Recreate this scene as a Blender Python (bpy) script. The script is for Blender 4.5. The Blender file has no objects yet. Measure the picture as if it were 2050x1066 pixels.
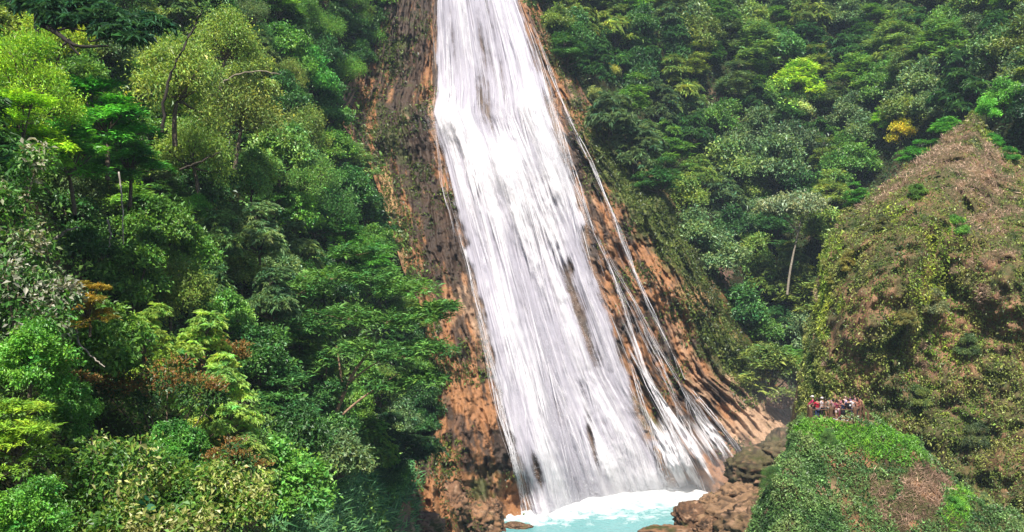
import bpy, math, random
import numpy as np
from mathutils import Vector, Matrix

R = math.radians
rng = np.random.default_rng(7)
random.seed(7)
SC = bpy.context.scene
COL = SC.collection

# ------------------------------------------------------------------ camera, world, sun, exposure
F = 1775.0          # focal length in photo pixels (photo is 2050 x 1066)
CX, CY, CZ = 1025.0, 533.0, 30.0
cam_data = bpy.data.cameras.new('camera')
cam_data.sensor_width = 36.0
cam_data.lens = 36.0 * F / 2050.0
cam_data.clip_end = 6000
cam = bpy.data.objects.new('camera', cam_data)
cam.location = (0, 0, CZ)
cam.rotation_euler = (R(90), 0, 0)
COL.objects.link(cam)
SC.camera = cam

SUN_EL, SUN_AZ = 56.0, 188.0      # azimuth measured clockwise from +Y; 180 = straight behind the camera
W = bpy.data.worlds.new('World'); SC.world = W; W.use_nodes = True
nt = W.node_tree; bg = nt.nodes['Background']
sky = nt.nodes.new('ShaderNodeTexSky'); sky.sky_type = 'NISHITA'; sky.sun_disc = False
sky.sun_elevation = R(SUN_EL); sky.sun_rotation = R(SUN_AZ)
sky.air_density = 1.0; sky.dust_density = 1.2
nt.links.new(sky.outputs[0], bg.inputs[0]); bg.inputs[1].default_value = 0.065
sd = bpy.data.lights.new('sun', 'SUN'); sd.energy = 4.9; sd.angle = R(0.6); sd.color = (1.0, 0.955, 0.88)
sun = bpy.data.objects.new('sun', sd); COL.objects.link(sun)
az, el = R(SUN_AZ), R(SUN_EL)
sdir = Vector((math.sin(az) * math.cos(el), math.cos(az) * math.cos(el), math.sin(el)))
sun.rotation_euler = sdir.to_track_quat('Z', 'Y').to_euler()
SC.view_settings.view_transform = 'Standard'; SC.view_settings.look = 'None'
SC.view_settings.exposure = 1.08; SC.view_settings.gamma = 1.0
SC.view_settings.use_curve_mapping = False
cy = SC.cycles
cy.max_bounces = 6; cy.diffuse_bounces = 3; cy.glossy_bounces = 2; cy.transmission_bounces = 3
cy.transparent_max_bounces = 24; cy.volume_bounces = 1
cy.caustics_reflective = False; cy.caustics_refractive = False
cy.sample_clamp_indirect = 6.0; cy.volume_step_rate = 1.2; cy.volume_max_steps = 96
cy.use_denoising = True
try:
    cy.denoiser = 'OPENIMAGEDENOISE'
except Exception:
    pass

# ------------------------------------------------------------------ helpers
def P(px, py, Y):
    """photo pixel + distance along the view axis -> world point(s)"""
    px = np.asarray(px, float); py = np.asarray(py, float); Y = np.asarray(Y, float)
    return np.stack([(px - CX) / F * Y, Y + 0 * px, CZ - (py - CY) / F * Y], -1)

def pix(p):
    p = np.asarray(p, float)
    return CX + p[..., 0] / p[..., 1] * F, CY + (CZ - p[..., 2]) / p[..., 1] * F

def _h(ix, iy, iz, s):
    n = (ix.astype(np.int64) * 374761393 + iy.astype(np.int64) * 668265263 + iz.astype(np.int64) * 2147483647 + s * 974634777) & 0xffffffff
    n = ((n ^ (n >> 13)) * 1274126177) & 0xffffffff
    n = ((n ^ (n >> 15)) * 2246822519) & 0xffffffff
    n = n ^ (n >> 16)
    return (n & 0xffffff) / float(0x7fffff) - 1.0

def vn(p, s=0):
    i = np.floor(p); f = p - i; f = f * f * f * (f * (f * 6 - 15) + 10); i = i.astype(np.int64)
    x, y, z = i[:, 0], i[:, 1], i[:, 2]; u, v, w = f[:, 0], f[:, 1], f[:, 2]
    def L(a, b, t): return a + (b - a) * t
    c = lambda a, b, d: _h(x + a, y + b, z + d, s)
    return L(L(L(c(0,0,0), c(1,0,0), u), L(c(0,1,0), c(1,1,0), u), v),
             L(L(c(0,0,1), c(1,0,1), u), L(c(0,1,1), c(1,1,1), u), v), w)

def fbm(p, o=4, s=0, g=0.5):
    a, r, t = 1.0, 0.0, 0.0
    p = np.array(p, float)
    for k in range(o):
        r = r + a * vn(p, s + k * 17); t += a; a *= g; p = p * 2.03 + 11.3
    return r / t

def n3(x, y, z=0.0):
    x, y = np.broadcast_arrays(np.asarray(x, float), np.asarray(y, float))
    return np.stack([x.ravel(), y.ravel(), np.broadcast_to(z, x.shape).ravel()], -1)

def sstep(a, b, x):
    t = np.clip((x - a) / (b - a), 0, 1); return t * t * (3 - 2 * t)

def curve(pts):
    a = np.array(sorted(pts), float); return lambda y: np.interp(y, a[:, 0], a[:, 1])

class TPS:
    def __init__(s, pts, lam=1e-4):
        a = np.array(pts, float); s.c = a[:, :2] / 500.0; n = len(a)
        K = s.k(s.c) + lam * np.eye(n); Pm = np.c_[np.ones(n), s.c]
        A = np.block([[K, Pm], [Pm.T, np.zeros((3, 3))]])
        s.w = np.linalg.solve(A, np.r_[a[:, 2], 0, 0, 0])
    def k(s, q):
        d2 = ((q[:, None] - s.c[None]) ** 2).sum(-1); return 0.5 * d2 * np.log(d2 + 1e-12)
    def __call__(s, px, py):
        sh = np.broadcast(np.asarray(px, float), np.asarray(py, float)).shape
        q = np.stack([np.broadcast_to(px, sh).ravel(), np.broadcast_to(py, sh).ravel()], -1) / 500.0
        out = np.empty(len(q))
        for i in range(0, len(q), 40000):
            b = q[i:i + 40000]
            out[i:i + 40000] = s.k(b) @ s.w[:-3] + s.w[-3] + b @ s.w[-2:]
        return out.reshape(sh)

def mesh(name, v, f, mat=None, col=None, uv=None, smooth=False, attrs=None):
    v = np.asarray(v, np.float32); me = bpy.data.meshes.new(name)
    fl = f if isinstance(f, list) else [f]
    fl = [np.asarray(a, np.int32) for a in fl if len(a)]
    me.vertices.add(len(v)); me.vertices.foreach_set('co', v.ravel())
    loops = np.concatenate([a.ravel() for a in fl]); tot = np.concatenate([np.full(len(a), a.shape[1], np.int32) for a in fl])
    st = np.r_[0, np.cumsum(tot)[:-1]].astype(np.int32)
    me.loops.add(len(loops)); me.loops.foreach_set('vertex_index', loops)
    me.polygons.add(len(tot)); me.polygons.foreach_set('loop_start', st)
    try: me.polygons.foreach_set('loop_total', tot)
    except Exception: pass
    me.polygons.foreach_set('use_smooth', np.full(len(tot), smooth))
    if col is not None:
        a = me.attributes.new('Col', 'FLOAT_COLOR', 'POINT')
        c = np.ones((len(v), 4), np.float32); c[:, :3] = col; a.data.foreach_set('color', c.ravel())
    if uv is not None:
        l = me.uv_layers.new(name='flow'); l.data.foreach_set('uv', np.asarray(uv, np.float32)[loops].ravel())
    for k, d in (attrs or {}).items():
        a = me.attributes.new(k, 'FLOAT', 'POINT'); a.data.foreach_set('value', np.asarray(d, np.float32))
    if mat: me.materials.append(mat)
    me.update(calc_edges=True); me.validate()
    return me

def link(name, me, parent=None, loc=None, color=None):
    o = bpy.data.objects.new(name, me); COL.objects.link(o)
    if parent: o.parent = parent
    if loc is not None: o.location = loc
    if color is not None: o.color = (*color, 1)
    return o

def tag(o, label=None, cat=None, group=None, kind=None):
    if label: o['label'] = label
    if cat: o['category'] = cat
    if group: o['group'] = group
    if kind: o['kind'] = kind
    return o

def empty(name, loc, label, cat, group=None):
    o = bpy.data.objects.new(name, None); COL.objects.link(o); o.location = loc; o.empty_display_size = 0.3
    return tag(o, label, cat, group)

def grid_faces(nr, nc):
    i = np.arange(nr * nc).reshape(nr, nc)
    return np.stack([i[:-1, :-1], i[1:, :-1], i[1:, 1:], i[:-1, 1:]], -1).reshape(-1, 4)

def tubes(paths, sides=6):
    """paths: list of (points Nx3, radii N) -> verts, quads (one tube per path, tips closed by tapering)"""
    V, Q, o = [], [], 0
    for pts, rad in paths:
        pts = np.asarray(pts, float); n = len(pts)
        t = np.gradient(pts, axis=0); t /= np.linalg.norm(t, axis=1, keepdims=True) + 1e-9
        ref = np.where(np.abs(t[:, 2:3]) > .9, [[1., 0, 0]], [[0, 0, 1.]])
        a = np.cross(t, ref); a /= np.linalg.norm(a, axis=1, keepdims=True) + 1e-9; b = np.cross(t, a)
        th = np.linspace(0, 2 * np.pi, sides, endpoint=False)
        ring = pts[:, None] + np.asarray(rad)[:, None, None] * (np.cos(th)[None, :, None] * a[:, None] + np.sin(th)[None, :, None] * b[:, None])
        V.append(ring.reshape(-1, 3))
        i = np.arange(n * sides).reshape(n, sides) + o; j = np.roll(i, -1, 1)
        Q.append(np.stack([i[:-1], j[:-1], j[1:], i[1:]], -1).reshape(-1, 4)); o += n * sides
    return np.concatenate(V), np.concatenate(Q)

def unit(a): return a / (np.linalg.norm(a, axis=-1, keepdims=True) + 1e-9)

def leaf_quads(pos, d, nrm, ln, wd, fold=0.25, droop=0.25, split=False):
    """one folded diamond leaf (two triangles sharing a midrib) per row; split=True gives a longer four-triangle drooping blade"""
    n = len(pos); d = unit(d); side = unit(np.cross(nrm, d)); up = np.cross(d, side)
    ln = np.broadcast_to(ln, n)[:, None]; wd = np.broadcast_to(wd, n)[:, None]
    if not split:
        tip = pos + d * ln - up * ln * droop
        m = pos + d * ln * 0.45
        v = np.stack([pos, m + side * wd * .5 + up * wd * fold, tip, m - side * wd * .5 + up * wd * fold], 1).reshape(-1, 3)
        i = np.arange(n)[:, None] * 4
        f = np.concatenate([i + [[0, 2, 1]], i + [[0, 3, 2]]], 0)
        return v, f, 4
    m = pos + d * ln * .5 + up * ln * droop * .15
    tip = pos + d * ln - up * ln * droop
    v = np.stack([pos, m + side * wd * .5, m - side * wd * .5, tip], 1).reshape(-1, 3)
    i = np.arange(n)[:, None] * 4
    f = np.concatenate([i + [[0, 2, 1]], i + [[1, 2, 3]]], 0)
    return v, f, 4

# ------------------------------------------------------------------ materials
def nodes(name):
    m = bpy.data.materials.new(name); m.use_nodes = True; t = m.node_tree; t.nodes.clear()
    out = t.nodes.new('ShaderNodeOutputMaterial')
    def N(ty, **kw):
        n = t.nodes.new('ShaderNode' + ty)
        for k, v in kw.items():
            if k in n.inputs.keys(): n.inputs[k].default_value = v
            else: setattr(n, k, v)
        return n
    return m, t, out, N, t.links.new

def leaf_material(name, trans=0.35, gloss=0.05, rough=0.45, vertex=True):
    m, t, out, N, L = nodes(name)
    oi = N('ObjectInfo'); at = N('Attribute', attribute_name='Col')
    mx = N('MixRGB', blend_type='MULTIPLY'); mx.inputs[0].default_value = 1
    L(oi.outputs['Color'], mx.inputs[1]); L(at.outputs['Color'], mx.inputs[2])
    df = N('BsdfDiffuse'); tr = N('BsdfTranslucent'); gl = N('BsdfGlossy'); gl.inputs['Roughness'].default_value = rough
    L(mx.outputs[0], df.inputs[0])
    g2 = N('MixRGB', blend_type='MULTIPLY'); g2.inputs[0].default_value = 1; g2.inputs[2].default_value = (1.25, 1.2, .55, 1)
    L(mx.outputs[0], g2.inputs[1]); L(g2.outputs[0], tr.inputs[0])
    a = N('MixShader'); a.inputs[0].default_value = trans; L(df.outputs[0], a.inputs[1]); L(tr.outputs[0], a.inputs[2])
    b = N('MixShader'); b.inputs[0].default_value = gloss; L(a.outputs[0], b.inputs[1]); L(gl.outputs[0], b.inputs[2])
    L(b.outputs[0], out.inputs[0]); return m

M = {}
M['leaf'] = leaf_material('leaf', .35, .03)
M['cover'] = leaf_material('cover_leaf', .3, .03)
M['dry'] = leaf_material('dry_grass', .25, .0)

def surf_material(name, scale=1.0, bump=0.4, rough=0.9, spec=0.2, uvflow=False, dark=0.45):
    """vertex albedo x fine procedural grain, with bump"""
    m, t, out, N, L = nodes(name)
    at = N('Attribute', attribute_name='Col'); tc = N('TexCoord'); mp = N('Mapping')
    L(tc.outputs['UV' if uvflow else 'Object'], mp.inputs[0])
    mp.inputs['Scale'].default_value = (1.9 * scale, 1.15 * scale, 1) if uvflow else (scale, scale, scale)
    n1 = N('TexNoise'); n1.inputs['Scale'].default_value = 1.0; n1.inputs['Detail'].default_value = 8; n1.inputs['Roughness'].default_value = .65
    n2 = N('TexNoise'); n2.inputs['Scale'].default_value = 4.3; n2.inputs['Detail'].default_value = 6; n2.inputs['Roughness'].default_value = .7
    L(mp.outputs[0], n1.inputs['Vector']); L(mp.outputs[0], n2.inputs['Vector'])
    r = N('ValToRGB'); r.color_ramp.elements[0].position = .3; r.color_ramp.elements[1].position = .68
    r.color_ramp.elements[0].color = (dark, dark * .92, dark * .85, 1); r.color_ramp.elements[1].color = (1.25, 1.2, 1.15, 1)
    ad = N('Math', operation='ADD'); L(n1.outputs['Fac'], ad.inputs[0]); L(n2.outputs['Fac'], ad.inputs[1])
    hf = N('Math', operation='MULTIPLY'); L(ad.outputs[0], hf.inputs[0]); hf.inputs[1].default_value = .5
    L(hf.outputs[0], r.inputs[0])
    mx = N('MixRGB', blend_type='MULTIPLY'); mx.inputs[0].default_value = 1
    L(at.outputs['Color'], mx.inputs[1]); L(r.outputs[0], mx.inputs[2])
    bp = N('Bump'); bp.inputs['Strength'].default_value = bump; bp.inputs['Distance'].default_value = .5
    L(hf.outputs[0], bp.inputs['Height'])
    b = N('BsdfPrincipled'); b.inputs['Roughness'].default_value = rough; b.inputs['Specular IOR Level'].default_value = spec
    L(mx.outputs[0], b.inputs['Base Color']); L(bp.outputs[0], b.inputs['Normal']); L(b.outputs[0], out.inputs[0])
    return m
M['cliff'] = surf_material('wet_travertine', 1.0, .55, .62, .35, True)
M['rock'] = surf_material('brown_rock', 1.3, .6, .75, .25)
M['soil'] = surf_material('forest_soil', .8, .5, .95, .1)

def plain(name, col, rough=.7, noise=12.0, amt=.35, bump=.2, objcol=False):
    m, t, out, N, L = nodes(name)
    tc = N('TexCoord'); nz = N('TexNoise'); nz.inputs['Scale'].default_value = noise; nz.inputs['Detail'].default_value = 5
    L(tc.outputs['Object'], nz.inputs['Vector'])
    r = N('ValToRGB'); r.color_ramp.elements[0].position = .3; r.color_ramp.elements[1].position = .7
    lo, hi = 1 - amt, 1 + amt * .6
    if objcol:
        r.color_ramp.elements[0].color = (lo, lo, lo, 1); r.color_ramp.elements[1].color = (hi, hi, hi, 1)
    else:
        r.color_ramp.elements[0].color = (*[c * lo for c in col], 1); r.color_ramp.elements[1].color = (*[c * hi for c in col], 1)
    L(nz.outputs['Fac'], r.inputs[0]); b = N('BsdfPrincipled'); b.inputs['Roughness'].default_value = rough
    b.inputs['Specular IOR Level'].default_value = .25
    bp = N('Bump'); bp.inputs['Strength'].default_value = bump; bp.inputs['Distance'].default_value = .03
    L(nz.outputs['Fac'], bp.inputs['Height']); L(bp.outputs[0], b.inputs['Normal'])
    if objcol:
        oi = N('ObjectInfo'); mx = N('MixRGB', blend_type='MULTIPLY'); mx.inputs[0].default_value = 1
        L(oi.outputs['Color'], mx.inputs[1]); L(r.outputs[0], mx.inputs[2]); L(mx.outputs[0], b.inputs['Base Color'])
    else: L(r.outputs[0], b.inputs['Base Color'])
    L(b.outputs[0], out.inputs[0]); return m
M['bark'] = plain('bark', (1, 1, 1), .9, 5, .5, .6, True)
M['wood'] = plain('weathered_wood', (.10, .055, .03), .85, 9, .45, .5)
M['cloth'] = plain('cloth', (1, 1, 1), .9, 40, .18, .2, True)
M['skin'] = plain('skin', (1, 1, 1), .6, 20, .1, .05, True)

# water
m, t, out, N, L = nodes('falling_water'); M['water'] = m
uvn = N('UVMap', uv_map='flow'); dn = N('Attribute', attribute_name='dens')
def streak(sx, sy, det, dist, ro=.55):
    mp = N('Mapping'); mp.inputs['Scale'].default_value = (sx, sy, 1); L(uvn.outputs[0], mp.inputs[0])
    n = N('TexNoise'); n.inputs['Scale'].default_value = 1; n.inputs['Detail'].default_value = det
    n.inputs['Distortion'].default_value = dist; n.inputs['Roughness'].default_value = ro
    L(mp.outputs[0], n.inputs['Vector']); return n
s1 = streak(.8, .035, 5, .35); s2 = streak(3.6, .16, 5, .5, .62)
ad = N('Math', operation='ADD'); L(s1.outputs['Fac'], ad.inputs[0])
m2 = N('Math', operation='MULTIPLY'); L(s2.outputs['Fac'], m2.inputs[0]); m2.inputs[1].default_value = .7; L(m2.outputs[0], ad.inputs[1])
# alpha = smoothstep(noise + density)
a2 = N('Math', operation='ADD'); L(ad.outputs[0], a2.inputs[0]); L(dn.outputs['Fac'], a2.inputs[1])
mr = N('MapRange'); mr.interpolation_type = 'SMOOTHSTEP'; mr.inputs['From Min'].default_value = .98; mr.inputs['From Max'].default_value = 1.5
L(a2.outputs[0], mr.inputs['Value'])
thk = N('Attribute', attribute_name='white')
tw = N('Math', operation='ADD'); L(ad.outputs[0], tw.inputs[0]); L(thk.outputs['Fac'], tw.inputs[1])
cr = N('MapRange'); cr.interpolation_type = 'SMOOTHSTEP'; cr.inputs['From Min'].default_value = .62; cr.inputs['From Max'].default_value = 1.2; L(tw.outputs[0], cr.inputs['Value'])
wc = N('MixRGB'); wc.inputs[1].default_value = (.34, .32, .36, 1); wc.inputs[2].default_value = (.63, .605, .62, 1); L(cr.outputs['Result'], wc.inputs[0])
df = N('BsdfDiffuse'); L(wc.outputs[0], df.inputs[0])
tl = N('BsdfTranslucent'); L(wc.outputs[0], tl.inputs[0])
bp = N('Bump'); bp.inputs['Strength'].default_value = .3; bp.inputs['Distance'].default_value = .5; L(ad.outputs[0], bp.inputs['Height'])
L(bp.outputs[0], df.inputs['Normal'])
mxx = N('MixShader'); mxx.inputs[0].default_value = .2; L(df.outputs[0], mxx.inputs[1]); L(tl.outputs[0], mxx.inputs[2])
tp = N('BsdfTransparent'); ms = N('MixShader'); L(mr.outputs['Result'], ms.inputs[0]); L(tp.outputs[0], ms.inputs[1]); L(mxx.outputs[0], ms.inputs[2])
L(ms.outputs[0], out.inputs[0])

m, t, out, N, L = nodes('white_water'); M['white'] = m
df = N('BsdfDiffuse'); tl = N('BsdfTranslucent'); mxx = N('MixShader'); mxx.inputs[0].default_value = .3
tc = N('TexCoord'); nz = N('TexNoise'); nz.inputs['Scale'].default_value = .6; nz.inputs['Detail'].default_value = 4
L(tc.outputs['Object'], nz.inputs['Vector'])
r = N('ValToRGB'); r.color_ramp.elements[0].color = (.48, .47, .50, 1); r.color_ramp.elements[1].color = (.66, .65, .66, 1)
L(nz.outputs['Fac'], r.inputs[0]); L(r.outputs[0], df.inputs[0]); L(r.outputs[0], tl.inputs[0])
L(df.outputs[0], mxx.inputs[1]); L(tl.outputs[0], mxx.inputs[2]); L(mxx.outputs[0], out.inputs[0])

m, t, out, N, L = nodes('turquoise_pool'); M['pool'] = m
fo = N('Attribute', attribute_name='foam'); tc = N('TexCoord')
nz = N('TexNoise'); nz.inputs['Scale'].default_value = .55; nz.inputs['Detail'].default_value = 9; nz.inputs['Roughness'].default_value = .65; nz.inputs['Distortion'].default_value = .8
L(tc.outputs['Object'], nz.inputs['Vector'])
ad = N('Math', operation='ADD'); L(fo.outputs['Fac'], ad.inputs[0]); L(nz.outputs['Fac'], ad.inputs[1])
mr = N('MapRange'); mr.interpolation_type = 'SMOOTHSTEP'; mr.inputs['From Min'].default_value = .84; mr.inputs['From Max'].default_value = 1.2; L(ad.outputs[0], mr.inputs['Value'])
mx = N('MixRGB'); mx.inputs[1].default_value = (.105, .275, .275, 1); mx.inputs[2].default_value = (.62, .63, .62, 1); L(mr.outputs['Result'], mx.inputs[0])
wv = N('TexNoise'); wv.inputs['Scale'].default_value = 1.8; wv.inputs['Detail'].default_value = 6; L(tc.outputs['Object'], wv.inputs['Vector'])
bp = N('Bump'); bp.inputs['Strength'].default_value = .35; bp.inputs['Distance'].default_value = .35; L(wv.outputs['Fac'], bp.inputs['Height'])
rr = N('MapRange'); rr.inputs['To Min'].default_value = .18; rr.inputs['To Max'].default_value = .9; L(mr.outputs['Result'], rr.inputs['Value'])
b = N('BsdfPrincipled'); L(mx.outputs[0], b.inputs['Base Color']); L(bp.outputs[0], b.inputs['Normal']); L(rr.outputs['Result'], b.inputs['Roughness']); L(b.outputs[0], out.inputs[0])

# ------------------------------------------------------------------ the gorge: one depth map of the terrain behind everything
CTRL = [
 # left wooded slope
 (-350,1450,13),(0,1450,14),(350,1450,16),(700,1450,40),(0,1200,17),(-350,1000,16),(0,1066,20),(300,1066,26),(500,1066,34),(640,1066,52),(760,1066,78),
 (0,800,25),(-350,600,22),(-350,200,36),(-350,-300,60),(200,800,35),(400,800,48),(550,800,60),(0,500,33),(200,500,54),(400,500,70),(550,500,84),
 (700,500,101),(770,450,119),(0,200,52),(200,200,70),(400,200,90),(600,200,111),(680,250,127),(0,-60,75),(300,-60,98),(550,-60,124),(740,-60,146),
 (740,100,143),(0,-350,120),(500,-350,170),(700,650,95),(800,600,110),(850,750,109),(700,800,86),(780,860,100),(840,930,98),(700,950,76),(620,950,62),
 # cliff left of the water
 (720,190,136),(780,240,133),(820,60,146),(850,130,144),(800,340,131),(850,450,125),(870,580,117),(920,500,124),(900,700,111),(930,820,108),(900,900,104),(960,980,104),(1000,1040,103.5),
 (1030,960,107),(1030,1010,110.5),(860,1066,92),(950,1066,99),(900,1200,84),(1050,1250,84),
 # behind the water
 (950,-60,158),(950,-350,200),(880,60,149),(960,60,150),(1030,60,151),(890,150,146),(905,235,136.5),(960,150,146),(960,260,138),(1050,140,145),(1065,200,138.5),(1000,330,131.5),(1120,330,132.5),
 (930,400,128),(1050,480,126.5),(1180,500,127.5),(970,620,118.5),(1080,650,121),(1220,680,122.5),(1010,800,112),(1130,800,117.5),(1260,820,119.5),(1350,800,121),(1050,940,107.5),(1180,930,115.2),(1300,930,118),
 (1070,1030,107.5),(1200,1000,116.3),(1330,985,120),(1200,1066,120),(1350,1066,122),(1250,1250,118),
 # cliff right of the water
 (1090,60,152),(1130,200,143.5),(1200,340,136),(1290,500,129.5),(1250,600,125),(1350,640,126),(1400,750,123),(1380,860,119.5),(1370,945,117),(1375,972,121.5),(1450,870,119.5),(1500,800,121.5),(1470,930,116.5),(1560,860,119),(1560,930,112),(1500,1000,108),(1450,720,125.5),(1480,1100,112),
 # ridge line and the gully behind it
 (1062,0,157),(1115,100,151),(1165,200,146),(1240,300,140.5),(1330,400,136),(1390,500,133),(1440,600,130),(1490,700,127.5),(1550,800,125),
 (1090,-60,172),(1150,80,168),(1215,190,166),(1300,300,163),(1390,390,160),(1450,490,156),(1500,590,151),(1550,690,147),(1600,780,138),
 # right wooded slope
 (1300,100,178),(1450,280,174),(1600,300,180),(1600,100,198),(1800,100,190),(2050,100,152),(2050,230,126),(2000,330,130),(2050,-200,205),(1600,-350,260),(1200,-350,225),(2450,-200,180),(2450,300,128),(1900,220,152),(1750,400,156),
 (1620,500,153),(1640,650,146),(1700,900,128),(2000,900,112),(2450,1100,100),(2450,1450,90),(1700,1450,95),(1300,1450,112),(1650,1050,118),
]
D = TPS(CTRL)
B1 = curve([(-350,800),(0,785),(100,762),(180,700),(250,698),(330,752),(420,782),(540,818),(620,858),(700,868),(850,890),(900,850),(1066,800),(1450,760)])
B2 = curve([(-350,1030),(0,1060),(100,1112),(200,1162),(300,1245),(400,1335),(500,1398),(600,1450),(700,1500),(800,1560),(900,1600),(1066,1650),(1450,1700)])
FL = curve([(-350,850),(0,866),(180,868),(225,862),(300,882),(400,905),(580,945),(750,985),(900,1020),(1040,1052),(1300,1110)])
FR = curve([(-350,1010),(0,1048),(100,1085),(230,1130),(350,1190),(520,1262),(750,1365),(920,1500),(1050,1590),(1300,1760)])
FRM_ = curve([(-350,1010),(0,1040),(100,1075),(180,1100),(260,1118),(400,1158),(500,1185),(600,1210),(700,1245),(800,1275),(900,1308),(1000,1338),(1300,1400)])
WM = 26.0
def flow(px, py):
    """metres-like coordinates across (u) and along (v) the running water"""
    u = (px - FL(py)) / (FR(py) - FL(py)) * WM
    return u, (1066 - py) * .068

def cliff_disp(px, py, Y):
    u, v = flow(px, py); sh = u.shape
    p3 = P(px, py, Y).reshape(-1, 3)
    wob = fbm(p3 * .12, 3, 5).reshape(sh) * 1.2
    rib = 1 - np.abs(fbm(n3((u + wob) * .42, v * .05), 3, 31).reshape(sh)) * 2.4
    rib2 = 1 - np.abs(fbm(n3((u + wob) * 1.3, v * .14), 3, 41).reshape(sh)) * 2.2
    lump = fbm(p3 * .22, 4, 3).reshape(sh); fine = fbm(p3 * .9, 4, 9).reshape(sh)
    pock = fbm(n3((u + wob) * 1.1, v * .22), 4, 71, .65).reshape(sh)
    um = (px - FL(py)) / (FRM_(py) - FL(py)); k = 1 - .6 * sstep(-.06, .06, um) * sstep(1.08, .95, um)
    ph = (-v * .15 + 2.6 * fbm(n3(u * .33 + wob * .4, v * .06), 4, 61, .6).reshape(sh)) % 1.0
    ph2 = (-v * .42 + 2.4 * fbm(n3(u * .8, v * .14), 4, 65, .6).reshape(sh)) % 1.0; lm_ = sstep(-.3, .4, fbm(n3(u * .2, v * .1), 3, 67).reshape(sh))
    lip = ph ** 1.6 * sstep(1.0, .9, ph) * (.5 + .9 * lm_) + ph2 ** 1.5 * sstep(1.0, .85, ph2) * .42 * (1.2 - lm_)
    return (-(rib * 1.25 + rib2 * .75 + lump * 1.5 + fine * .65 + lip * .8) + sstep(.05, .7, pock + fine * .5) * 1.2) * k

def strip(px, py, disp):
    Y = D(px, py); return P(px, py, Y + disp(px, py, Y))

def zone(px, py, blobs):
    z = np.zeros(np.shape(px))
    for x, y, sx, sy, ang, a in blobs:
        c, s = math.cos(R(ang)), math.sin(R(ang)); dx, dy = px - x, py - y
        z = z + a * np.exp(-(((dx * c + dy * s) / sx) ** 2 + ((-dx * s + dy * c) / sy) ** 2))
    return z
def lerp(a, b, t): return a + (b - a) * t[..., None]

# --- cliff
rows = np.r_[np.linspace(-340, -60, 40)[:-1], np.linspace(-60, 1100, 561), np.linspace(1100, 1300, 21)[1:]]; cols = np.linspace(0, 1, 290)
NRC = len(rows); PY = np.repeat(rows[:, None], 290, 1); PX = (B1(rows) - 12)[:, None] + cols[None] * (B2(rows) + 14 - B1(rows) + 12)[:, None]
cv = strip(PX, PY, cliff_disp)
U, V = flow(PX, PY); p3 = cv.reshape(-1, 3); sh = PX.shape
na = fbm(n3(U * .35, V * .07), 4, 101).reshape(sh); nb = fbm(n3(U * .8, V * .32), 4, 111).reshape(sh); nc = fbm(p3 * .5, 4, 121).reshape(sh)
nd = fbm(n3(U * 2.0, V * .55), 4, 131).reshape(sh)
orange = np.array([.27, .13, .055]); pink = np.array([.36, .235, .15]); dark = np.array([.035, .022, .014]); moss = np.array([.05, .06, .012]); grass = np.array([.10, .13, .02]); straw = np.array([.32, .20, .09])
brown = np.array([.10, .055, .032])
c = np.broadcast_to(orange, sh + (3,)).copy()
c = lerp(c, brown, sstep(-.05, .4, nb))
c = lerp(c, pink, sstep(.0, .45, na + .35 * nc + zone(PX, PY, [(1530,850,100,60,30,.95),(720,190,60,60,0,.4),(890,620,60,70,60,.25),(1400,720,50,120,-50,.2)]) - .1))
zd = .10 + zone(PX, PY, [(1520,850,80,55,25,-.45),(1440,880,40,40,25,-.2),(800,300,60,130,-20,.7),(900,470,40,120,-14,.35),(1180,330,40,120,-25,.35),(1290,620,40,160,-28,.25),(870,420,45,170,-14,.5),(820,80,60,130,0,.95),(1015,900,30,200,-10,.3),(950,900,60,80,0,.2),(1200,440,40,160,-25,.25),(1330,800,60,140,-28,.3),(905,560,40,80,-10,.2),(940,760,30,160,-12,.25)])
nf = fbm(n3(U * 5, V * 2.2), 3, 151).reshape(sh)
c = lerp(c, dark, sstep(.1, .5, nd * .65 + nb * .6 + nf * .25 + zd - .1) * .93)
zm = zone(PX, PY, [(790,290,45,110,-20,.35),(800,80,60,130,0,.28),(960,980,40,60,0,.3),(870,470,40,120,-14,.15),(1250,350,44,150,-40,.75),(1350,500,44,160,-38,.7),(1460,700,48,110,-40,.8),(1300,830,30,90,-28,.35),(1110,120,30,90,-30,.3),(940,980,80,60,0,.15),(1100,960,25,60,-10,.4)])
c = lerp(c, moss, sstep(.1, .42, nc * .5 + zm - .1) * .9)
c = lerp(c, grass, sstep(.25, .5, fbm(p3 * .8, 3, 141).reshape(sh) * .5 + zm * .9 - .2) * .85)
c = lerp(c, straw, sstep(.2, .5, zone(PX, PY, [(785,420,14,110,-12,1.0),(1390,600,30,120,-42,.5)]) + nc * .4 - .05))
um = (PX - FL(PY)) / (np.interp(PY, [-350,0,180,400,600,800,1000,1300], [1010,1040,1100,1158,1210,1275,1338,1400]) - FL(PY))
wetm = sstep(-.02, .08, um) * sstep(1.06, .9, um)
c = lerp(c, np.array([.085, .07, .06]), wetm * .8)
cliff = tag(link('cliff', mesh('cliff', cv.reshape(-1, 3), grid_faces(NRC, 290), M['cliff'], c.reshape(-1, 3), np.stack([U.ravel(), V.ravel()], -1), True)), kind='structure')

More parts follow.
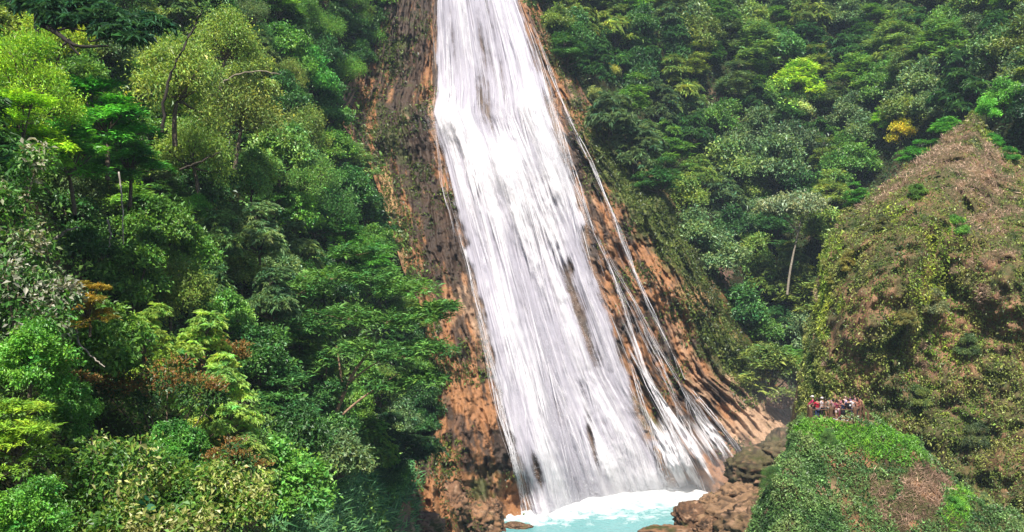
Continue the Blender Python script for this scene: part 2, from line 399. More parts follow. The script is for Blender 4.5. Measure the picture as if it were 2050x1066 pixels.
# --- wooded slopes
def hill_disp(px, py, Y):
    p3 = P(px, py, Y).reshape(-1, 3); s = np.clip(Y / 70, .3, 1.2)
    return (fbm(p3 * .13, 4, 201).reshape(px.shape) * 2.2 + fbm(p3 * .6, 3, 211).reshape(px.shape) * .6) * s + .5
def hillside(name, xa, xb, nr, ncn):
    rows = np.linspace(-345, 1440, nr); t = np.linspace(0, 1, ncn)
    py = np.repeat(rows[:, None], ncn, 1); a, b = xa(rows), xb(rows); px = a[:, None] + t[None] * (b - a)[:, None]
    v = strip(px, py, hill_disp).reshape(-1, 3)
    k = fbm(v * .4, 4, 221); k2 = fbm(v * .9, 3, 231)
    c = lerp(np.broadcast_to(np.array([.028, .032, .012]), v.shape).copy(), np.array([.10, .07, .045]), sstep(.1, .5, k))
    c = lerp(c, np.array([.03, .05, .012]), sstep(0, .4, k2))
    px, py = px.ravel(), py.ravel()
    zr = zone(px, py, [(1590,100,60,40,0,.5),(1760,130,50,30,20,.5),(1450,210,20,70,-20,.5),(1340,20,50,50,0,.3),(1420,530,40,60,-40,.6),(1430,560,25,50,-40,.4),(1560,790,40,30,30,.8)])
    c = lerp(c, np.array([.24, .15, .12]), sstep(.15, .5, zr + k * .5 - .1))
    return tag(link(name, mesh(name, v, grid_faces(nr, ncn), M['soil'], c, None, True)), kind='structure')
hill_left = hillside('hillside_left', lambda y: -350 + 0 * y, lambda y: B1(y) + 10, 220, 150)
hill_right = hillside('hillside_right', lambda y: B2(y) - 10, lambda y: 2460 + 0 * y, 220, 160)

# --- ground under and around the gorge
g = np.linspace(-1, 1, 41); gx = np.sign(g) * np.abs(g) ** 2 * 1500
GX, GY = np.meshgrid(gx, gx + 60); gz = -6 + fbm(n3(GX * .004, GY * .004), 3, 7).reshape(GX.shape) * 3
gv = np.stack([GX, GY, gz], -1).reshape(-1, 3)
tag(link('ground', mesh('ground', gv, grid_faces(41, 41)[:, ::-1], M['soil'], np.broadcast_to(np.array([.05, .055, .025]), gv.shape), None, True)), kind='structure')

# --- pool
xs = np.linspace(-14, 42, 150); ys = np.linspace(70, 128, 160); GX, GY = np.meshgrid(xs, ys)
qx, qy = pix(np.stack([GX, GY, 0 * GX], -1))
# line of the foot of the water on the pool plane
foot = curve([(0.0, 105.0), (3.0, 107), (10, 112.5), (14, 115), (18.5, 117.5), (24, 119), (30, 121)])
dist = foot(GX) - GY
wid = curve([(-5, .8), (0.5, 4.0), (3, 9), (8, 11.5), (14, 16), (19, 22), (26, 28)])(GX)
foam = .75 - .62 * np.clip(dist / wid, -.2, 2.5) + .10 * fbm(n3(GX * .5, GY * .5), 3, 301).reshape(GX.shape)
pz = .06 * fbm(n3(GX * 1.1, GY * 1.1), 3, 311).reshape(GX.shape) + np.clip(1 - dist / 4, 0, 1) * .25 * (1 + fbm(n3(GX * .9, GY * .9), 3, 321).reshape(GX.shape))
tag(link('pool_water', mesh('pool_water', np.stack([GX, GY, pz], -1).reshape(-1, 3), grid_faces(160, 150)[:, ::-1], M['pool'], None, None, True, {'foam': foam.ravel()})), kind='structure')

# ------------------------------------------------------------------ the waterfall
fall = tag(link('waterfall', None), 'tall white waterfall sliding down the brown travertine cliff into the pool', 'waterfall')
FRM = curve([(-350,1010),(0,1043),(100,1080),(180,1104),(260,1122),(400,1164),(500,1192),(600,1220),(700,1256),(800,1294),(900,1332),(1000,1362),(1060,1376)])
# bottom of the water in photo rows as function of u (0 left .. 1 right of the main body)
BOT = curve([(0, 1040), (.25, 1030), (.5, 1012), (.8, 998), (1, 990)])
def water_sheet(name, off, seed, base, nr=340, ncn=140, amp=.7, w0=0.):
    tt = np.linspace(0, 1, nr); uu = np.linspace(-.03, 1.03, ncn)
    UU, TT = np.meshgrid(uu, tt); py = -120 + TT * (BOT(UU) + 8 + 120)
    px = FL(py) + UU * (FRM(py) - FL(py)) + 7 * fbm(n3(UU * 5, py * .012), 3, seed + 3).reshape(UU.shape) * np.clip((py - 150) / 200, 0, 1)
    Y = D(px, py); u, v = flow(px, py); shp = px.shape
    wob = fbm(n3(u * .1, v * .06), 2, seed + 5).reshape(shp) * 1.4
    st = fbm(n3((u + wob) * .45, v * .035), 4, seed, .6).reshape(shp); st2 = fbm(n3((u + wob) * 2.2, v * .16), 3, seed + 9).reshape(shp)
    fro = fbm(n3(u * 1.1, v * 1.0), 5, seed + 13, .6).reshape(shp)
    Yd = Y - off - amp * (st * 1.9 + st2 * .7 + fro * .22)
    ej = .05 * fbm(n3(py * .02, u * .3), 3, seed + 17).reshape(shp); edge = np.minimum(sstep(-.03, .07, UU + ej), sstep(1.03, .88, UU + ej))
    dens = base + .55 * st + .2 * fro + (edge - 1) * 1.1
    dens += zone(px, py, [(910,240,45,50,30,.4),(990,330,60,70,35,.45),(1060,220,45,60,20,.3),(1110,350,40,80,0,.25),(1050,420,60,100,20,.2)])
    dens -= zone(px, py, [(955,170,14,80,-18,.32),(1000,170,14,90,-18,.35),(975,240,14,60,-20,.3),(1165,640,10,110,-18,.65),(1185,880,9,90,-12,.7),(1075,940,10,50,-14,.8),(1050,620,18,110,-12,.3),(1143,530,12,25,0,.5),(1100,740,12,110,-12,.3),(1280,820,14,80,-18,.3)])
    bil_ = zone(px, py, [(900,240,38,34,25,1.0),(950,285,42,34,40,1.0),(1010,345,46,40,45,1.0),(1065,215,42,34,10,.95),(1095,300,34,60,-15,.7),(1120,390,34,70,-10,.55),(1040,420,40,50,30,.5),(985,430,30,90,-15,.4),(940,360,26,80,-10,.35),
        (1230,930,45,60,-14,.5),(1290,970,40,30,0,.6),(1120,960,50,50,-10,.3),(1005,640,22,140,-12,.35),(1135,620,22,140,-14,.45),(1215,820,24,120,-16,.4),(1080,820,22,140,-12,.3)])
    gry = zone(px, py, [(975,215,26,70,-18,.55),(925,140,16,90,-12,.3),(1040,300,24,70,-20,.45),(1075,400,26,60,-20,.45),(1060,560,24,110,-12,.45),(1020,520,18,80,-12,.2),(1110,720,22,120,-12,.35),(1180,560,22,90,-15,.3),(1060,900,22,90,-10,.3),(960,520,18,90,-12,.3),(1160,930,30,60,-12,.3)])
    whit = w0 + .42 * bil_ - .85 * gry
    Yd = Yd - 1.6 * bil_ * (1 + .15 * fro)
    return mesh(name, P(px, py, Yd).reshape(-1, 3), grid_faces(nr, ncn), M['water'], None, np.stack([u.ravel(), v.ravel()], -1), True, {'dens': dens.ravel(), 'white': (whit + .5 * st + .16 * st2 + .1 * fro - .03).ravel()})
link('water_sheet', water_sheet('water_sheet', 1.5, 401, .75, w0=-.12, amp=.5), fall)
link('water_sheet', water_sheet('water_sheet', 2.2, 451, .04, amp=.6, w0=.08), fall)
link('water_sheet', water_sheet('water_sheet', 2.9, 481, -.08, amp=.6, w0=.3), fall)

def fan_film(off, seed, base):
    nr, ncn = 300, 110; tt = np.linspace(0, 1, nr); uu = np.linspace(-.06, 1.0, ncn); UU, TT = np.meshgrid(uu, tt)
    bot = np.interp(UU, [0, .3, .6, 1], [990, 985, 950, 925]); py = 40 + TT * (bot - 40); px = FRM(py) + UU * (FR(py) - FRM(py)); Y = D(px, py); u, v = flow(px, py); shp = px.shape
    wob = fbm(n3(u * .15, v * .08), 2, seed + 1).reshape(shp) * .8
    st = fbm(n3((u + wob) * 1.2, v * .05), 3, seed).reshape(shp); dsp = cliff_disp(px, py, Y)
    dens = base + .9 * st + zone(px, py, [(1350,930,40,60,-20,.45),(1380,880,60,90,-26,.4),(1420,880,40,70,-32,.3),(1300,830,24,150,-22,.5),(1350,900,24,90,-22,.45),(1180,480,20,140,-22,.25),(1430,860,50,80,-30,.3),(1240,640,20,120,-25,.2),(1275,700,10,90,-20,.25)]) - sstep(.9, 1.0, UU) * .6 - sstep(.04, 0, TT) * .8 - zone(px, py, [(1285,780,12,60,-18,.5),(1350,790,14,60,-28,.3)])
    return mesh('trickle_film', P(px, py, Y + dsp * .75 - off).reshape(-1, 3), grid_faces(nr, ncn), M['water'], None, np.stack([u.ravel() * 1.3 + seed, v.ravel()], -1), True, {'dens': dens.ravel(), 'white': np.full(dens.size, .32)})
link('trickle_film', fan_film(1.0, 431, -.26), fall)

def ribbons(paths_px, widths, offs, twist, seed, cen=-.1):
    """paths_px: list of (px, py arrays); thin curved ribbons of white water in front of the cliff"""
    Vv, Ff, o, Uv, Dn = [], [], 0, [], []
    for (px, py), w, of, tw in zip(paths_px, widths, offs, twist):
        p = P(px, py, D(px, py) - of); n = len(p)
        t = unit(np.gradient(p, axis=0)); fr = unit(np.cross(t, np.array([[0., -1, .3]])))
        nn = np.cross(fr, t); a = np.sin(np.linspace(0, 3, n) + tw) * .8 + tw
        s = fr * np.cos(a)[:, None] + nn * np.sin(a)[:, None]
        ww = (w * (np.sin(np.linspace(.12, math.pi - .12, n)) ** .5))[:, None]
        Vv.append(np.stack([p - s * ww, p + nn * ww * .6, p + s * ww], 1).reshape(-1, 3))
        u_, v_ = flow(px, py); Uv.append(np.stack([np.stack([u_ + k * w + seed, v_], -1) for k in (-1, 0, 1)], 1).reshape(-1, 2))
        e_ = np.minimum(1, np.minimum(np.arange(n), np.arange(n)[::-1]) / 4.); Dn.append(np.stack([-.75 + 0 * e_, cen + .55 * e_, -.75 + 0 * e_], 1).ravel())
        i = np.arange(n * 3).reshape(n, 3) + o
        Ff.append(np.concatenate([np.stack([i[:-1, k], i[1:, k], i[1:, k + 1], i[:-1, k + 1]], -1) for k in (0, 1)])); o += n * 3
    dn_ = np.concatenate(Dn); return np.concatenate(Vv), np.concatenate(Ff), np.concatenate(Uv), {'dens': dn_, 'white': np.full(len(dn_), .45)}
rp, rw, ro, rt = [], [], [], []
for k in range(700):
    u0 = rng.uniform(0, 1); y0 = rng.uniform(-120, 960); ln = rng.uniform(60, 330); bot = float(BOT(u0))
    py = np.linspace(y0, min(y0 + ln, bot + 4), 16)
    u = u0 + .02 * np.sin(np.linspace(0, rng.uniform(1, 5), 16) + rng.uniform(0, 6)) * rng.uniform(.2, 1) + np.linspace(0, rng.uniform(-.015, .015), 16)
    gap = zone(FL(py) + u * (FRM(py) - FL(py)), py, [(1165,640,12,120,-18,1),(1185,880,10,90,-12,1),(1075,940,12,50,-14,1),(1143,530,12,25,0,1)])
    if gap.max() > .5: continue
    rp.append((FL(py) + u * (FRM(py) - FL(py)), py)); rw.append(rng.uniform(.06, .32)); ro.append(rng.uniform(2.4, 3.9)); rt.append(rng.uniform(-1.2, 1.2))
v, f, uv_, at_ = ribbons(rp, rw, ro, rt, 1)
tag(link('falling_strands', mesh('falling_strands', v, f, M['water'], None, uv_, True, at_), fall), kind='stuff')

# thin separate streams on the right and at the left edge (each a bundle of ribbons)
STREAMS = [
 ([(1045,5),(1082,85),(1118,190),(1163,290),(1192,340),(1214,400),(1240,462),(1270,540),(1300,620),(1342,700),(1365,760)], 9, 5, .07),
 ([(1365,760),(1400,800),(1440,850),(1475,895),(1497,925)], 6, 6, .10),
 ([(1365,760),(1395,810),(1430,870),(1462,930)], 6, 9, .08),
 ([(1365,760),(1385,820),(1412,890),(1440,945)], 5, 8, .06),
 ([(1365,765),(1375,830),(1392,900),(1408,955)], 3, 6, .05),
 ([(1192,340),(1225,430),(1258,530),(1285,600)], 3, 5, .05),
 ([(1100,180),(1130,270),(1160,370),(1180,440),(1215,520),(1247,600),(1275,700),(1300,770)], 9, 8, .07),
 ([(1255,690),(1285,740),(1320,810),(1355,885),(1388,950),(1402,988)], 26, 9, .12),
 ([(1255,700),(1278,780),(1305,860),(1322,940),(1340,985)], 10, 7, .08),
 ([(1180,440),(1230,540),(1290,640),(1330,720),(1380,800),(1430,880),(1465,935)], 5, 6, .06),
 ([(1215,520),(1260,620),(1310,720),(1345,790),(1385,870),(1420,940)], 6, 8, .05),
 ([(1240,560),(1285,650),(1330,740),(1352,800),(1372,880),(1392,930)], 5, 8, .05),
 ([(1090,120),(1112,220),(1135,310),(1160,400)], 5, 6, .05),
 ([(1060,60),(1085,150),(1110,240),(1128,320),(1165,420),(1195,500)], 7, 8, .06),
 ([(905,405),(925,490),(947,580),(970,670),(990,745),(1015,850),(1040,960),(1052,1030)], 10, 6, .06),
 ([(943,575),(960,650),(985,770),(1005,850),(1030,930),(1048,1000)], 8, 6, .06),
 ([(868,225),(872,270),(880,330),(900,420),(925,520)], 8, 9, .05),
 ([(985,740),(1005,830),(1030,920),(1050,1010),(1056,1040)], 10, 7, .07),
]
for pts, nb, spread, w in STREAMS:
    a = np.array(pts, float); rp, rw, ro, rt = [], [], [], []
    for _ in range(3):
        b = np.empty((len(a) * 2 - 2, 2)); b[0::2] = a[:-1] * .75 + a[1:] * .25; b[1::2] = a[:-1] * .25 + a[1:] * .75; a = np.concatenate([a[:1], b, a[-1:]])
    nb = int(nb * 1.8); w = w * 1.35
    d = np.r_[0, np.cumsum(np.hypot(*np.diff(a, axis=0).T))]
    for k in range(nb):
        a0, a1 = (0, 1) if k < nb / 2 else sorted(rng.uniform(0, 1, 2) + [0, .2])
        tt = np.clip(np.linspace(a0, a1, 22), 0, 1) * d[-1]
        jx = rng.normal(0, spread * .6) * (.35 + .65 * tt / d[-1]) + 2.5 * np.sin(tt * rng.uniform(.02, .05) + rng.uniform(0, 6)) + rng.normal(0, .7, 22)
        rp.append((np.interp(tt, d, a[:, 0]) + jx, np.interp(tt, d, a[:, 1]))); rw.append(w * rng.uniform(.5, 1.3)); ro.append(rng.uniform(1.7, 2.9)); rt.append(rng.uniform(-.6, .6))
    v, f, uv_, at_ = ribbons(rp, rw, ro, rt, 2, .12)
    link('stream', mesh('stream', v, f, M['water'], None, uv_, True, at_), fall)

# froth: tens of thousands of tossed flecks of water on the face of the fall and at its foot
def flecks(pos, size, seed):
    r = np.random.default_rng(seed); n = len(pos)
    d = unit(r.normal(size=(n, 3)) * [1, 1, 1.6]); nn = unit(r.normal(size=(n, 3)))
    return leaf_quads(pos, d, nn, size * r.uniform(.6, 1.6, n), size * r.uniform(.4, .9, n), .3, 0)[:2]
n = 26000
u = rng.uniform(0, 1, n); py = -80 + rng.uniform(0, 1, n) * (BOT(u) + 80); px = FL(py) + u * (FRM(py) - FL(py))
uu, vv = flow(px, py)
keep = (fbm(n3(uu * .7, vv * .12), 3, 501) + .5 * fbm(n3(uu * 1.5, vv * .5), 3, 511) + zone(px, py, [(900,240,40,50,30,.5),(1060,220,50,60,20,.5),(1000,350,60,80,30,.4)])) > .08
px, py = px[keep], py[keep]
pos = P(px, py, D(px, py) - rng.uniform(2.2, 4.2, len(px)))
for bx_, by_, sx_, sy_, k_ in [(900,240,26,18,2200),(950,285,28,20,2400),(1010,345,28,26,2600),(1065,212,30,18,2400),(1100,300,24,40,1600),(1235,930,30,40,1600),(1295,972,28,14,1800)]:
    qx_, qy_ = rng.normal(bx_, sx_, k_), rng.normal(by_, sy_, k_); pos = np.concatenate([pos, P(qx_, qy_, D(qx_, qy_) - 3.4 - np.abs(rng.normal(0, .8, k_)))])
# splash at the foot
n2 = 5000; u = rng.beta(1.2, 1.0, n2) ; by = BOT(u); bx = FL(by) + u * (FRM(by) - FL(by)); Yb = CZ * F / (by - CY)
up = np.abs(rng.normal(0, 1, n2)) * (.5 + .9 * (fbm(n3(u * 9, 0 * u), 2, 521) + .4).clip(0))
sp = np.stack([(bx - CX) / F * Yb + rng.normal(0, .5, n2), Yb - np.abs(rng.normal(0, 1.5, n2)), .1 + up], -1)
v, f = flecks(np.concatenate([pos, sp]), np.r_[np.full(len(pos), .09), np.full(n2, .09)], 5)
tag(link('froth', mesh('froth', v, f, M['white'], None, None, False), fall), kind='stuff')
print('fall done')
# ------------------------------------------------------------------ right rock spur (solid: crest line, front face, back face)
DS = TPS([(1600,900,92),(1610,790,93),(1625,650,94),(1650,560,95),(1655,480,97),(1690,430,99),(1760,380,101),(1850,310,105),(1950,228,109),(2000,285,107),(2060,330,103),(2250,330,102),(2500,400,100),
  (1700,560,90),(1700,700,86.5),(1760,760,86.3),(1640,900,90),(1790,640,84),(1805,560,84.5),(1840,490,86),(1880,420,90),(1850,640,87.5),(1830,720,88.3),(1900,600,88),(1950,420,94),(1950,330,100),(1880,520,88),(1990,530,85.5),(2050,400,96),(2050,520,85),(2050,700,85),
  (1900,800,87),(1980,700,86),(2000,900,82),(1800,900,88),(1720,820,86.5),(2050,1066,76),(1700,1050,88),(1850,1066,84),(2300,500,88),(2300,700,80),(2300,1100,70),(2550,800,75),(1700,1400,84),(2100,1400,70)])
crest = np.array([(1590,1000),(1602,900),(1609,790),(1624,650),(1648,560),(1655,480),(1690,430),(1760,380),(1850,310),(1925,250),(1950,228),(1972,258),(2005,292),(2060,330),(2250,335),(2500,400)], float)
dl = np.r_[0, np.cumsum(np.hypot(*np.diff(crest, axis=0).T))]
NS, NT = 270, 230
ss = np.linspace(0, dl[-1], NS); cxp, cyp = np.interp(ss, dl, crest[:, 0]), np.interp(ss, dl, crest[:, 1])
jag = fbm(n3(ss * .035, ss * 0), 4, 601, .65) * 15; cyp = cyp + jag; cxp = cxp + jag * .4
bxp = np.interp(ss / dl[-1], [0, .18, .35, .55, .8, 1], [1592, 1625, 1690, 1850, 2150, 2560]); byp = np.full(NS, 1330.)
tt = np.linspace(0, 1, NT) ** 1.3
SX = lerp(cxp[:, None], bxp[:, None], tt[None] + 0 * cxp[:, None])[..., 0] if False else cxp[:, None] * (1 - tt) + bxp[:, None] * tt
SY = cyp[:, None] * (1 - tt) + byp[:, None] * tt
def spur_point(px, py, dpx):
    Y = DS(px, py) + 4.5 * np.exp(-dpx / 35.0) - 1.5
    p = P(px, py, Y).reshape(-1, 3)
    dd = fbm(p * .16, 4, 611) * 1.1 + fbm(p * .5, 4, 621) * 1.15 + (1 - np.abs(fbm(p * .28 * [1, 1, .5], 3, 631)) * 2.2) * -.9 + fbm(p * 1.3, 3, 635) * .8
    return P(px, py, Y + dd.reshape(px.shape) * (1 - .6 * np.exp(-dpx / 20.)))
dpx = np.hypot(SX - cxp[:, None], SY - cyp[:, None])
front = spur_point(SX, SY, dpx)
kk = np.linspace(0, 1, 40)[1:][::-1]
back = front[:, :1] + np.stack([0 * kk + 4 * kk, 26 * kk, -kk ** 1.4 * 1.0], -1)[None] * np.array([1, 1, 0]) + np.stack([0 * kk, 0 * kk, -kk ** 1.2], -1)[None] * (front[:, :1, 2:3] + 4)
full = np.concatenate([back, front], 1); fpx = np.concatenate([np.repeat(SX[:, :1], 39, 1), SX], 1); fpy = np.concatenate([np.repeat(SY[:, :1], 39, 1), SY], 1)
q = full.reshape(-1, 3)
SPZ_DRY = [(1930,330,80,80,-30,.6),(1990,430,80,90,0,.5),(1990,580,60,60,0,.4),(1760,400,60,20,-38,.5),(1860,320,70,20,-38,.5),(2020,250,20,20,0,.6)]
SPZ_GRN = [(1850,560,26,70,30,.7),(1880,590,50,34,0,.4),(1790,640,20,20,0,.5),(1690,470,45,35,0,.5),(1660,560,18,60,0,.5),(1655,640,14,60,0,.4),(1860,600,30,60,-30,.4),(1780,440,60,30,-35,.4),(1690,600,30,40,0,.3),(1830,400,70,25,-35,.5),(1900,460,50,50,0,.45),(1940,450,35,22,0,.5),(1690,520,40,40,0,.15),(1870,590,50,70,-40,.5),(1830,700,40,60,0,.25),(1960,700,90,120,0,.3),(1900,850,120,60,0,.25),(2000,285,40,20,35,1.2),(1640,620,14,90,0,.4)]
SPZ_ROCK = [(1700,660,40,90,0,.55),(1715,780,30,45,0,.85),(1790,560,30,50,0,.3),(2020,600,60,60,0,.55),(1880,700,40,90,40,.4),(1980,540,50,30,0,.35),(1740,600,60,60,0,.3),(1660,700,30,80,0,.35),(1820,790,60,40,0,.25)]
ns = fbm(q * .35, 4, 641); ns2 = fbm(q * 1.1, 4, 651)
zr = zone(fpx.ravel(), fpy.ravel(), SPZ_ROCK)
c = lerp(np.broadcast_to(np.array([.085, .075, .03]), q.shape).copy(), np.array([.20, .13, .06]), sstep(-.1, .45, ns2))
c = lerp(c, np.array([.25, .14, .08]), sstep(.0, .4, zr * .8 + ns * .6 - .08 + .5 * fbm(q * [.9, .9, .12], 3, 935)))
c = lerp(c, np.array([.05, .07, .02]), sstep(.05, .4, ns2 * .6 - ns * .5))
tag(link('rock_spur', mesh('rock_spur', q, grid_faces(NS, NT + 39)[:, ::-1], M['rock'], c, None, True)), kind='structure')

# ------------------------------------------------------------------ knoll with the lookout
PLZ = 18.05
def knoll_h(x, y):
    x = np.asarray(x, float); y = np.asarray(y, float)
    w = fbm(n3(x * .35, y * .35), 3, 701).reshape(x.shape)
    lx = np.maximum(0, 23.0 + .42 * (y - 69) + w * .7 - x); rx = np.maximum(0, x - 26.0 - w * .8); fy = np.maximum(0, 67.2 + w * .6 - y)
    by = np.maximum(0, y - 70.4)
    rr = np.sqrt((rx * .66) ** 2 + (by * 1.5) ** 2 + (fy * .70) ** 2 + (lx * 2.3) ** 2 + 1e-6)
    h = PLZ - (rr - .9 * (1 - np.exp(-rr / .9))) * 1.02 - .02 * rr ** 1.5
    h = h + 1.9 * np.exp(-((x - 18.3) / 1.6) ** 2 - ((y - 61.5) / 2.6) ** 2)
    h = h + np.clip(rr / 3, 0, 1) * (w * 1.3 + .5 * fbm(n3(x * .9, y * .9), 2, 717).reshape(x.shape) + fbm(n3(x * 1.1, y * 1.1), 3, 711).reshape(x.shape) * .35)
    return np.maximum(h, -3 + 0 * x)
xs = np.linspace(8, 50, 210); ys = np.linspace(46, 88, 210); GX, GY = np.meshgrid(xs, ys)
GZ = knoll_h(GX, GY); q = np.stack([GX, GY, GZ], -1).reshape(-1, 3)
n1 = fbm(q * .6, 4, 721); n2_ = fbm(q * 1.6, 3, 731)
c = lerp(np.broadcast_to(np.array([.06, .07, .025]), q.shape).copy(), np.array([.24, .13, .07]), sstep(.1, .45, n1))
kpx, kpy = pix(q); n3_ = fbm(q * 3.2, 4, 741)
c = lerp(c, np.array([.05, .035, .02]), sstep(.0, .35, n3_ - .1)); c = lerp(c, np.array([.22, .14, .09]), sstep(.2, .6, zone(kpx, kpy, [(1585,920,40,60,0,.8),(1660,985,25,30,0,.9),(1960,960,90,25,40,.7)]) + n2_ * .5 + n3_ * .5 - .1))
flat = (np.abs(q[:, 2] - PLZ) < .12)
c = lerp(c, np.array([.26, .19, .10]), flat * 1.0)
tag(link('knoll', mesh('knoll', q, grid_faces(210, 210)[:, ::-1], M['soil'], c, None, True)), kind='structure')

# ------------------------------------------------------------------ boulders round the pool
def boulder(px, py, Y, size, seed, label, col, rot=0, squash=1.0, group=None):
    import bmesh
    bm = bmesh.new(); bmesh.ops.create_icosphere(bm, subdivisions=5, radius=1)
    v = np.array([x.co[:] for x in bm.verts]); f = np.array([[y.index for y in x.verts] for x in bm.faces]); bm.free()
    d = 1 + .38 * fbm(v * 1.1 + seed * 3.1, 3, 801) + .20 * (.6 - 2 * np.abs(fbm(v * [1.5, 1.5, 2.6] + seed, 4, 811))) + .16 * (.5 - 2 * np.abs(fbm(v * 5 + seed, 3, 821)))
    # bedding grooves that tilt across the stone
    ax = unit(np.array([.35, -.2, .9])); d += .045 * np.sin((v @ ax) * 22 + 4 * fbm(v * 1.5 + seed, 2, 831))
    vb = v; v = v * d[:, None]
    k1, k2 = fbm(v * 1.6 + seed, 4, 841), fbm(v * 4 + seed, 3, 851)
    col = np.array(col) * .58; c = lerp(np.broadcast_to(col, v.shape).copy(), col * .2, sstep(.0, .4, k1 * .7 + k2 * .5))
    c = lerp(c, np.array([.30, .19, .12]), sstep(.1, .5, k2))
    crev = 1 - np.abs(fbm(v * 2.4 + seed * 1.7, 3, 861)) * 6; c = lerp(c, np.array([.03, .02, .014]), sstep(.2, .9, crev) * .8); d = d - .10 * sstep(.3, 1, crev)
    c = lerp(c, np.array([.05, .055, .015]), sstep(.2, .5, k1 * -.8 + .3 * k2))
    v = vb * d[:, None]; a = R(rot); v = v * np.array(size); v = v @ np.array([[math.cos(a), math.sin(a), 0], [-math.sin(a), math.cos(a), 0], [0, 0, 1]])
    o = link('boulder', mesh('boulder', v, f, M['rock'], c, None, True), None, Vector(P(px, py, Y)))
    return tag(o, label, 'boulder', group)
TAN = (.40, .25, .14); PINK = (.40, .25, .18); OLV = (.15, .13, .06)
boulder(1385, 1040, 97, (2.0, 1.8, 1.7), 1, 'small lumpy dark brown boulder at the edge of the turquoise pool', (.22, .12, .065))
boulder(1480, 1045, 97, (4.6, 3.2, 2.3), 2, 'large tan layered boulder sloping up from the pool below the lookout knoll', TAN, 20)
boulder(1478, 1000, 100.5, (2.9, 2.2, 1.7), 8, 'tan boulder standing between the white foam and the mossy hump', TAN, 40)
boulder(1340, 1076, 94, (3.2, 1.6, 1.0), 3, 'low flat brown rock at the bottom edge in front of the pool', (.34, .19, .10))
boulder(1420, 1010, 99, (1.4, 1.2, 1.1), 21, 'small angular tan rock at the right rim of the white foam', TAN, 50)
boulder(1415, 1062, 94, (1.8, 1.4, 1.2), 22, 'brown rock at the bottom edge between the flat rock and the mossy one', (.3, .17, .09), 70)
boulder(1500, 1052, 92, (3.4, 2.6, 2.4), 5, 'tan rock partly covered with dark moss left of the leafy knoll', (.27, .17, .09), 10)
boulder(1515, 940, 107, (3.4, 3.0, 2.3), 6, 'olive mossy hump behind the tan boulders in the spray', OLV)
boulder(1575, 910, 108, (3.4, 3.0, 2.6), 9, 'brownish green hump behind the knoll edge at the foot of the rock spur', (.18, .15, .08))
boulder(1560, 800, 121, (1.6, 1.4, 1.2), 10, 'pale pink boulder above the rocky shelf right of the thin streams', (.5, .36, .3), 30)
boulder(960, 1046, 100.5, (2.2, 1.8, 2.0), 4, 'orange brown boulder left of the pool under the cliff foot', (.42, .23, .12))
boulder(905, 1010, 98, (1.8, 1.6, 2.2), 7, 'rough brown boulder beside dark hollow at the cliff foot', (.33, .18, .10))
boulder(850, 1056, 90, (1.8, 1.5, 1.3), 11, 'pinkish boulder at the bottom edge right of the reeds', PINK)
boulder(985, 1020, 103, (1.1, .9, 1.1), 12, 'small round brown boulder nearest the left edge of the falling water', (.36, .2, .11))
boulder(1035, 1056, 102, (1.8, 1.0, .45), 13, 'flat wet brown rock awash at the left end of the pool', (.25, .15, .085))

# ------------------------------------------------------------------ ground cover (uncountable)
def normals_at(fn, px, py):
    p = fn(px, py); a = fn(px + 2, py) - p; b = fn(px, py - 2) - p
    n = unit(np.cross(a, b)); n *= np.where((n * (np.array([0, 0, CZ]) - p)).sum(-1, keepdims=True) < 0, -1, 1); return p, n
def colmix(n, tones, key, jitter=.25, r=rng):
    tones = np.array(tones); k = np.clip((key * .9 + .5 + r.normal(0, .12, n)) * (len(tones) - 1), 0, len(tones) - 1.001)
    i = k.astype(int); c = lerp(tones[i], tones[i + 1], k - i)
    return c * np.exp(r.normal(0, jitter, n))[:, None]
def cover(name, p, n, tones, size_px, kind='broad', h=.8, seed=0, jitter=.28, label=None):
    m = len(p); r = np.random.default_rng(seed); Y = p[:, 1]
    lump = fbm(p * .55, 3, 901 + seed); lump2 = fbm(p * 1.7, 2, 911 + seed)
    hh = np.clip(.35 + lump * 1.1 + lump2 * .5, 0, 1.4) * h * r.uniform(.3, 1, m)
    pos = p + (n * .75 + np.array([0, 0, .35])) * hh[:, None]
    d = unit(r.normal(size=(m, 3)) + n * .5 + np.array([0, 0, -.15])); nn = unit(n * .6 + np.array([0, -.1, .9]) + r.normal(size=(m, 3)) * .55)
    ln = size_px * Y / F * np.exp(r.normal(0, .3, m))
    if kind == 'blade':
        d = unit(np.array([0, 0, .35]) + n * .6 + r.normal(size=(m, 3)) * .7); v, f, k = leaf_quads(pos - n * .1, d, unit(r.normal(size=(m, 3)) + np.array([0, -.6, .3])), ln * 1.6, ln * .17, .1, .6, True)
    else: v, f, k = leaf_quads(pos, d, nn, ln, ln * r.uniform(.4, .65, m))
    c = np.repeat(colmix(m, tones, lump + .3 * lump2, jitter, r), k, 0)
    return tag(link(name, mesh(name, v, f, M['dry'] if kind == 'blade' else M['cover'], c)), label, None, None, 'stuff')
def hillp(px, py):
    Y = D(px, py); return P(px, py, Y + hill_disp(px, py, Y))
def cliffp(px, py):
    Y = D(px, py); return P(px, py, Y + cliff_disp(px, py, Y))
G_DK, G_MD, G_BR, G_YL, G_GR = (.024, .06, .016), (.055, .13, .028), (.08, .21, .035), (.16, .21, .035), (.08, .12, .06)
def sample(n, x0, x1, y0, y1): return rng.uniform(x0, x1, n), rng.uniform(y0, y1, n)
px, py = sample(100000, -200, 900, -150, 1250); k = px < B1(py) + 6 + rng.normal(0, 14, len(px)); px, py = px[k], py[k]
p, nn = normals_at(hillp, px, py); cover('undergrowth', p, nn, [(.022, .06, .016), (.05, .12, .028), (.085, .18, .04), (.12, .24, .045), (.18, .30, .06)], 8.5, h=1.5, seed=1, jitter=.35)
px, py = sample(90000, 1030, 2200, -150, 950); k = px > B2(py) - 4 + rng.normal(0, 8, len(px)); px, py = px[k], py[k]
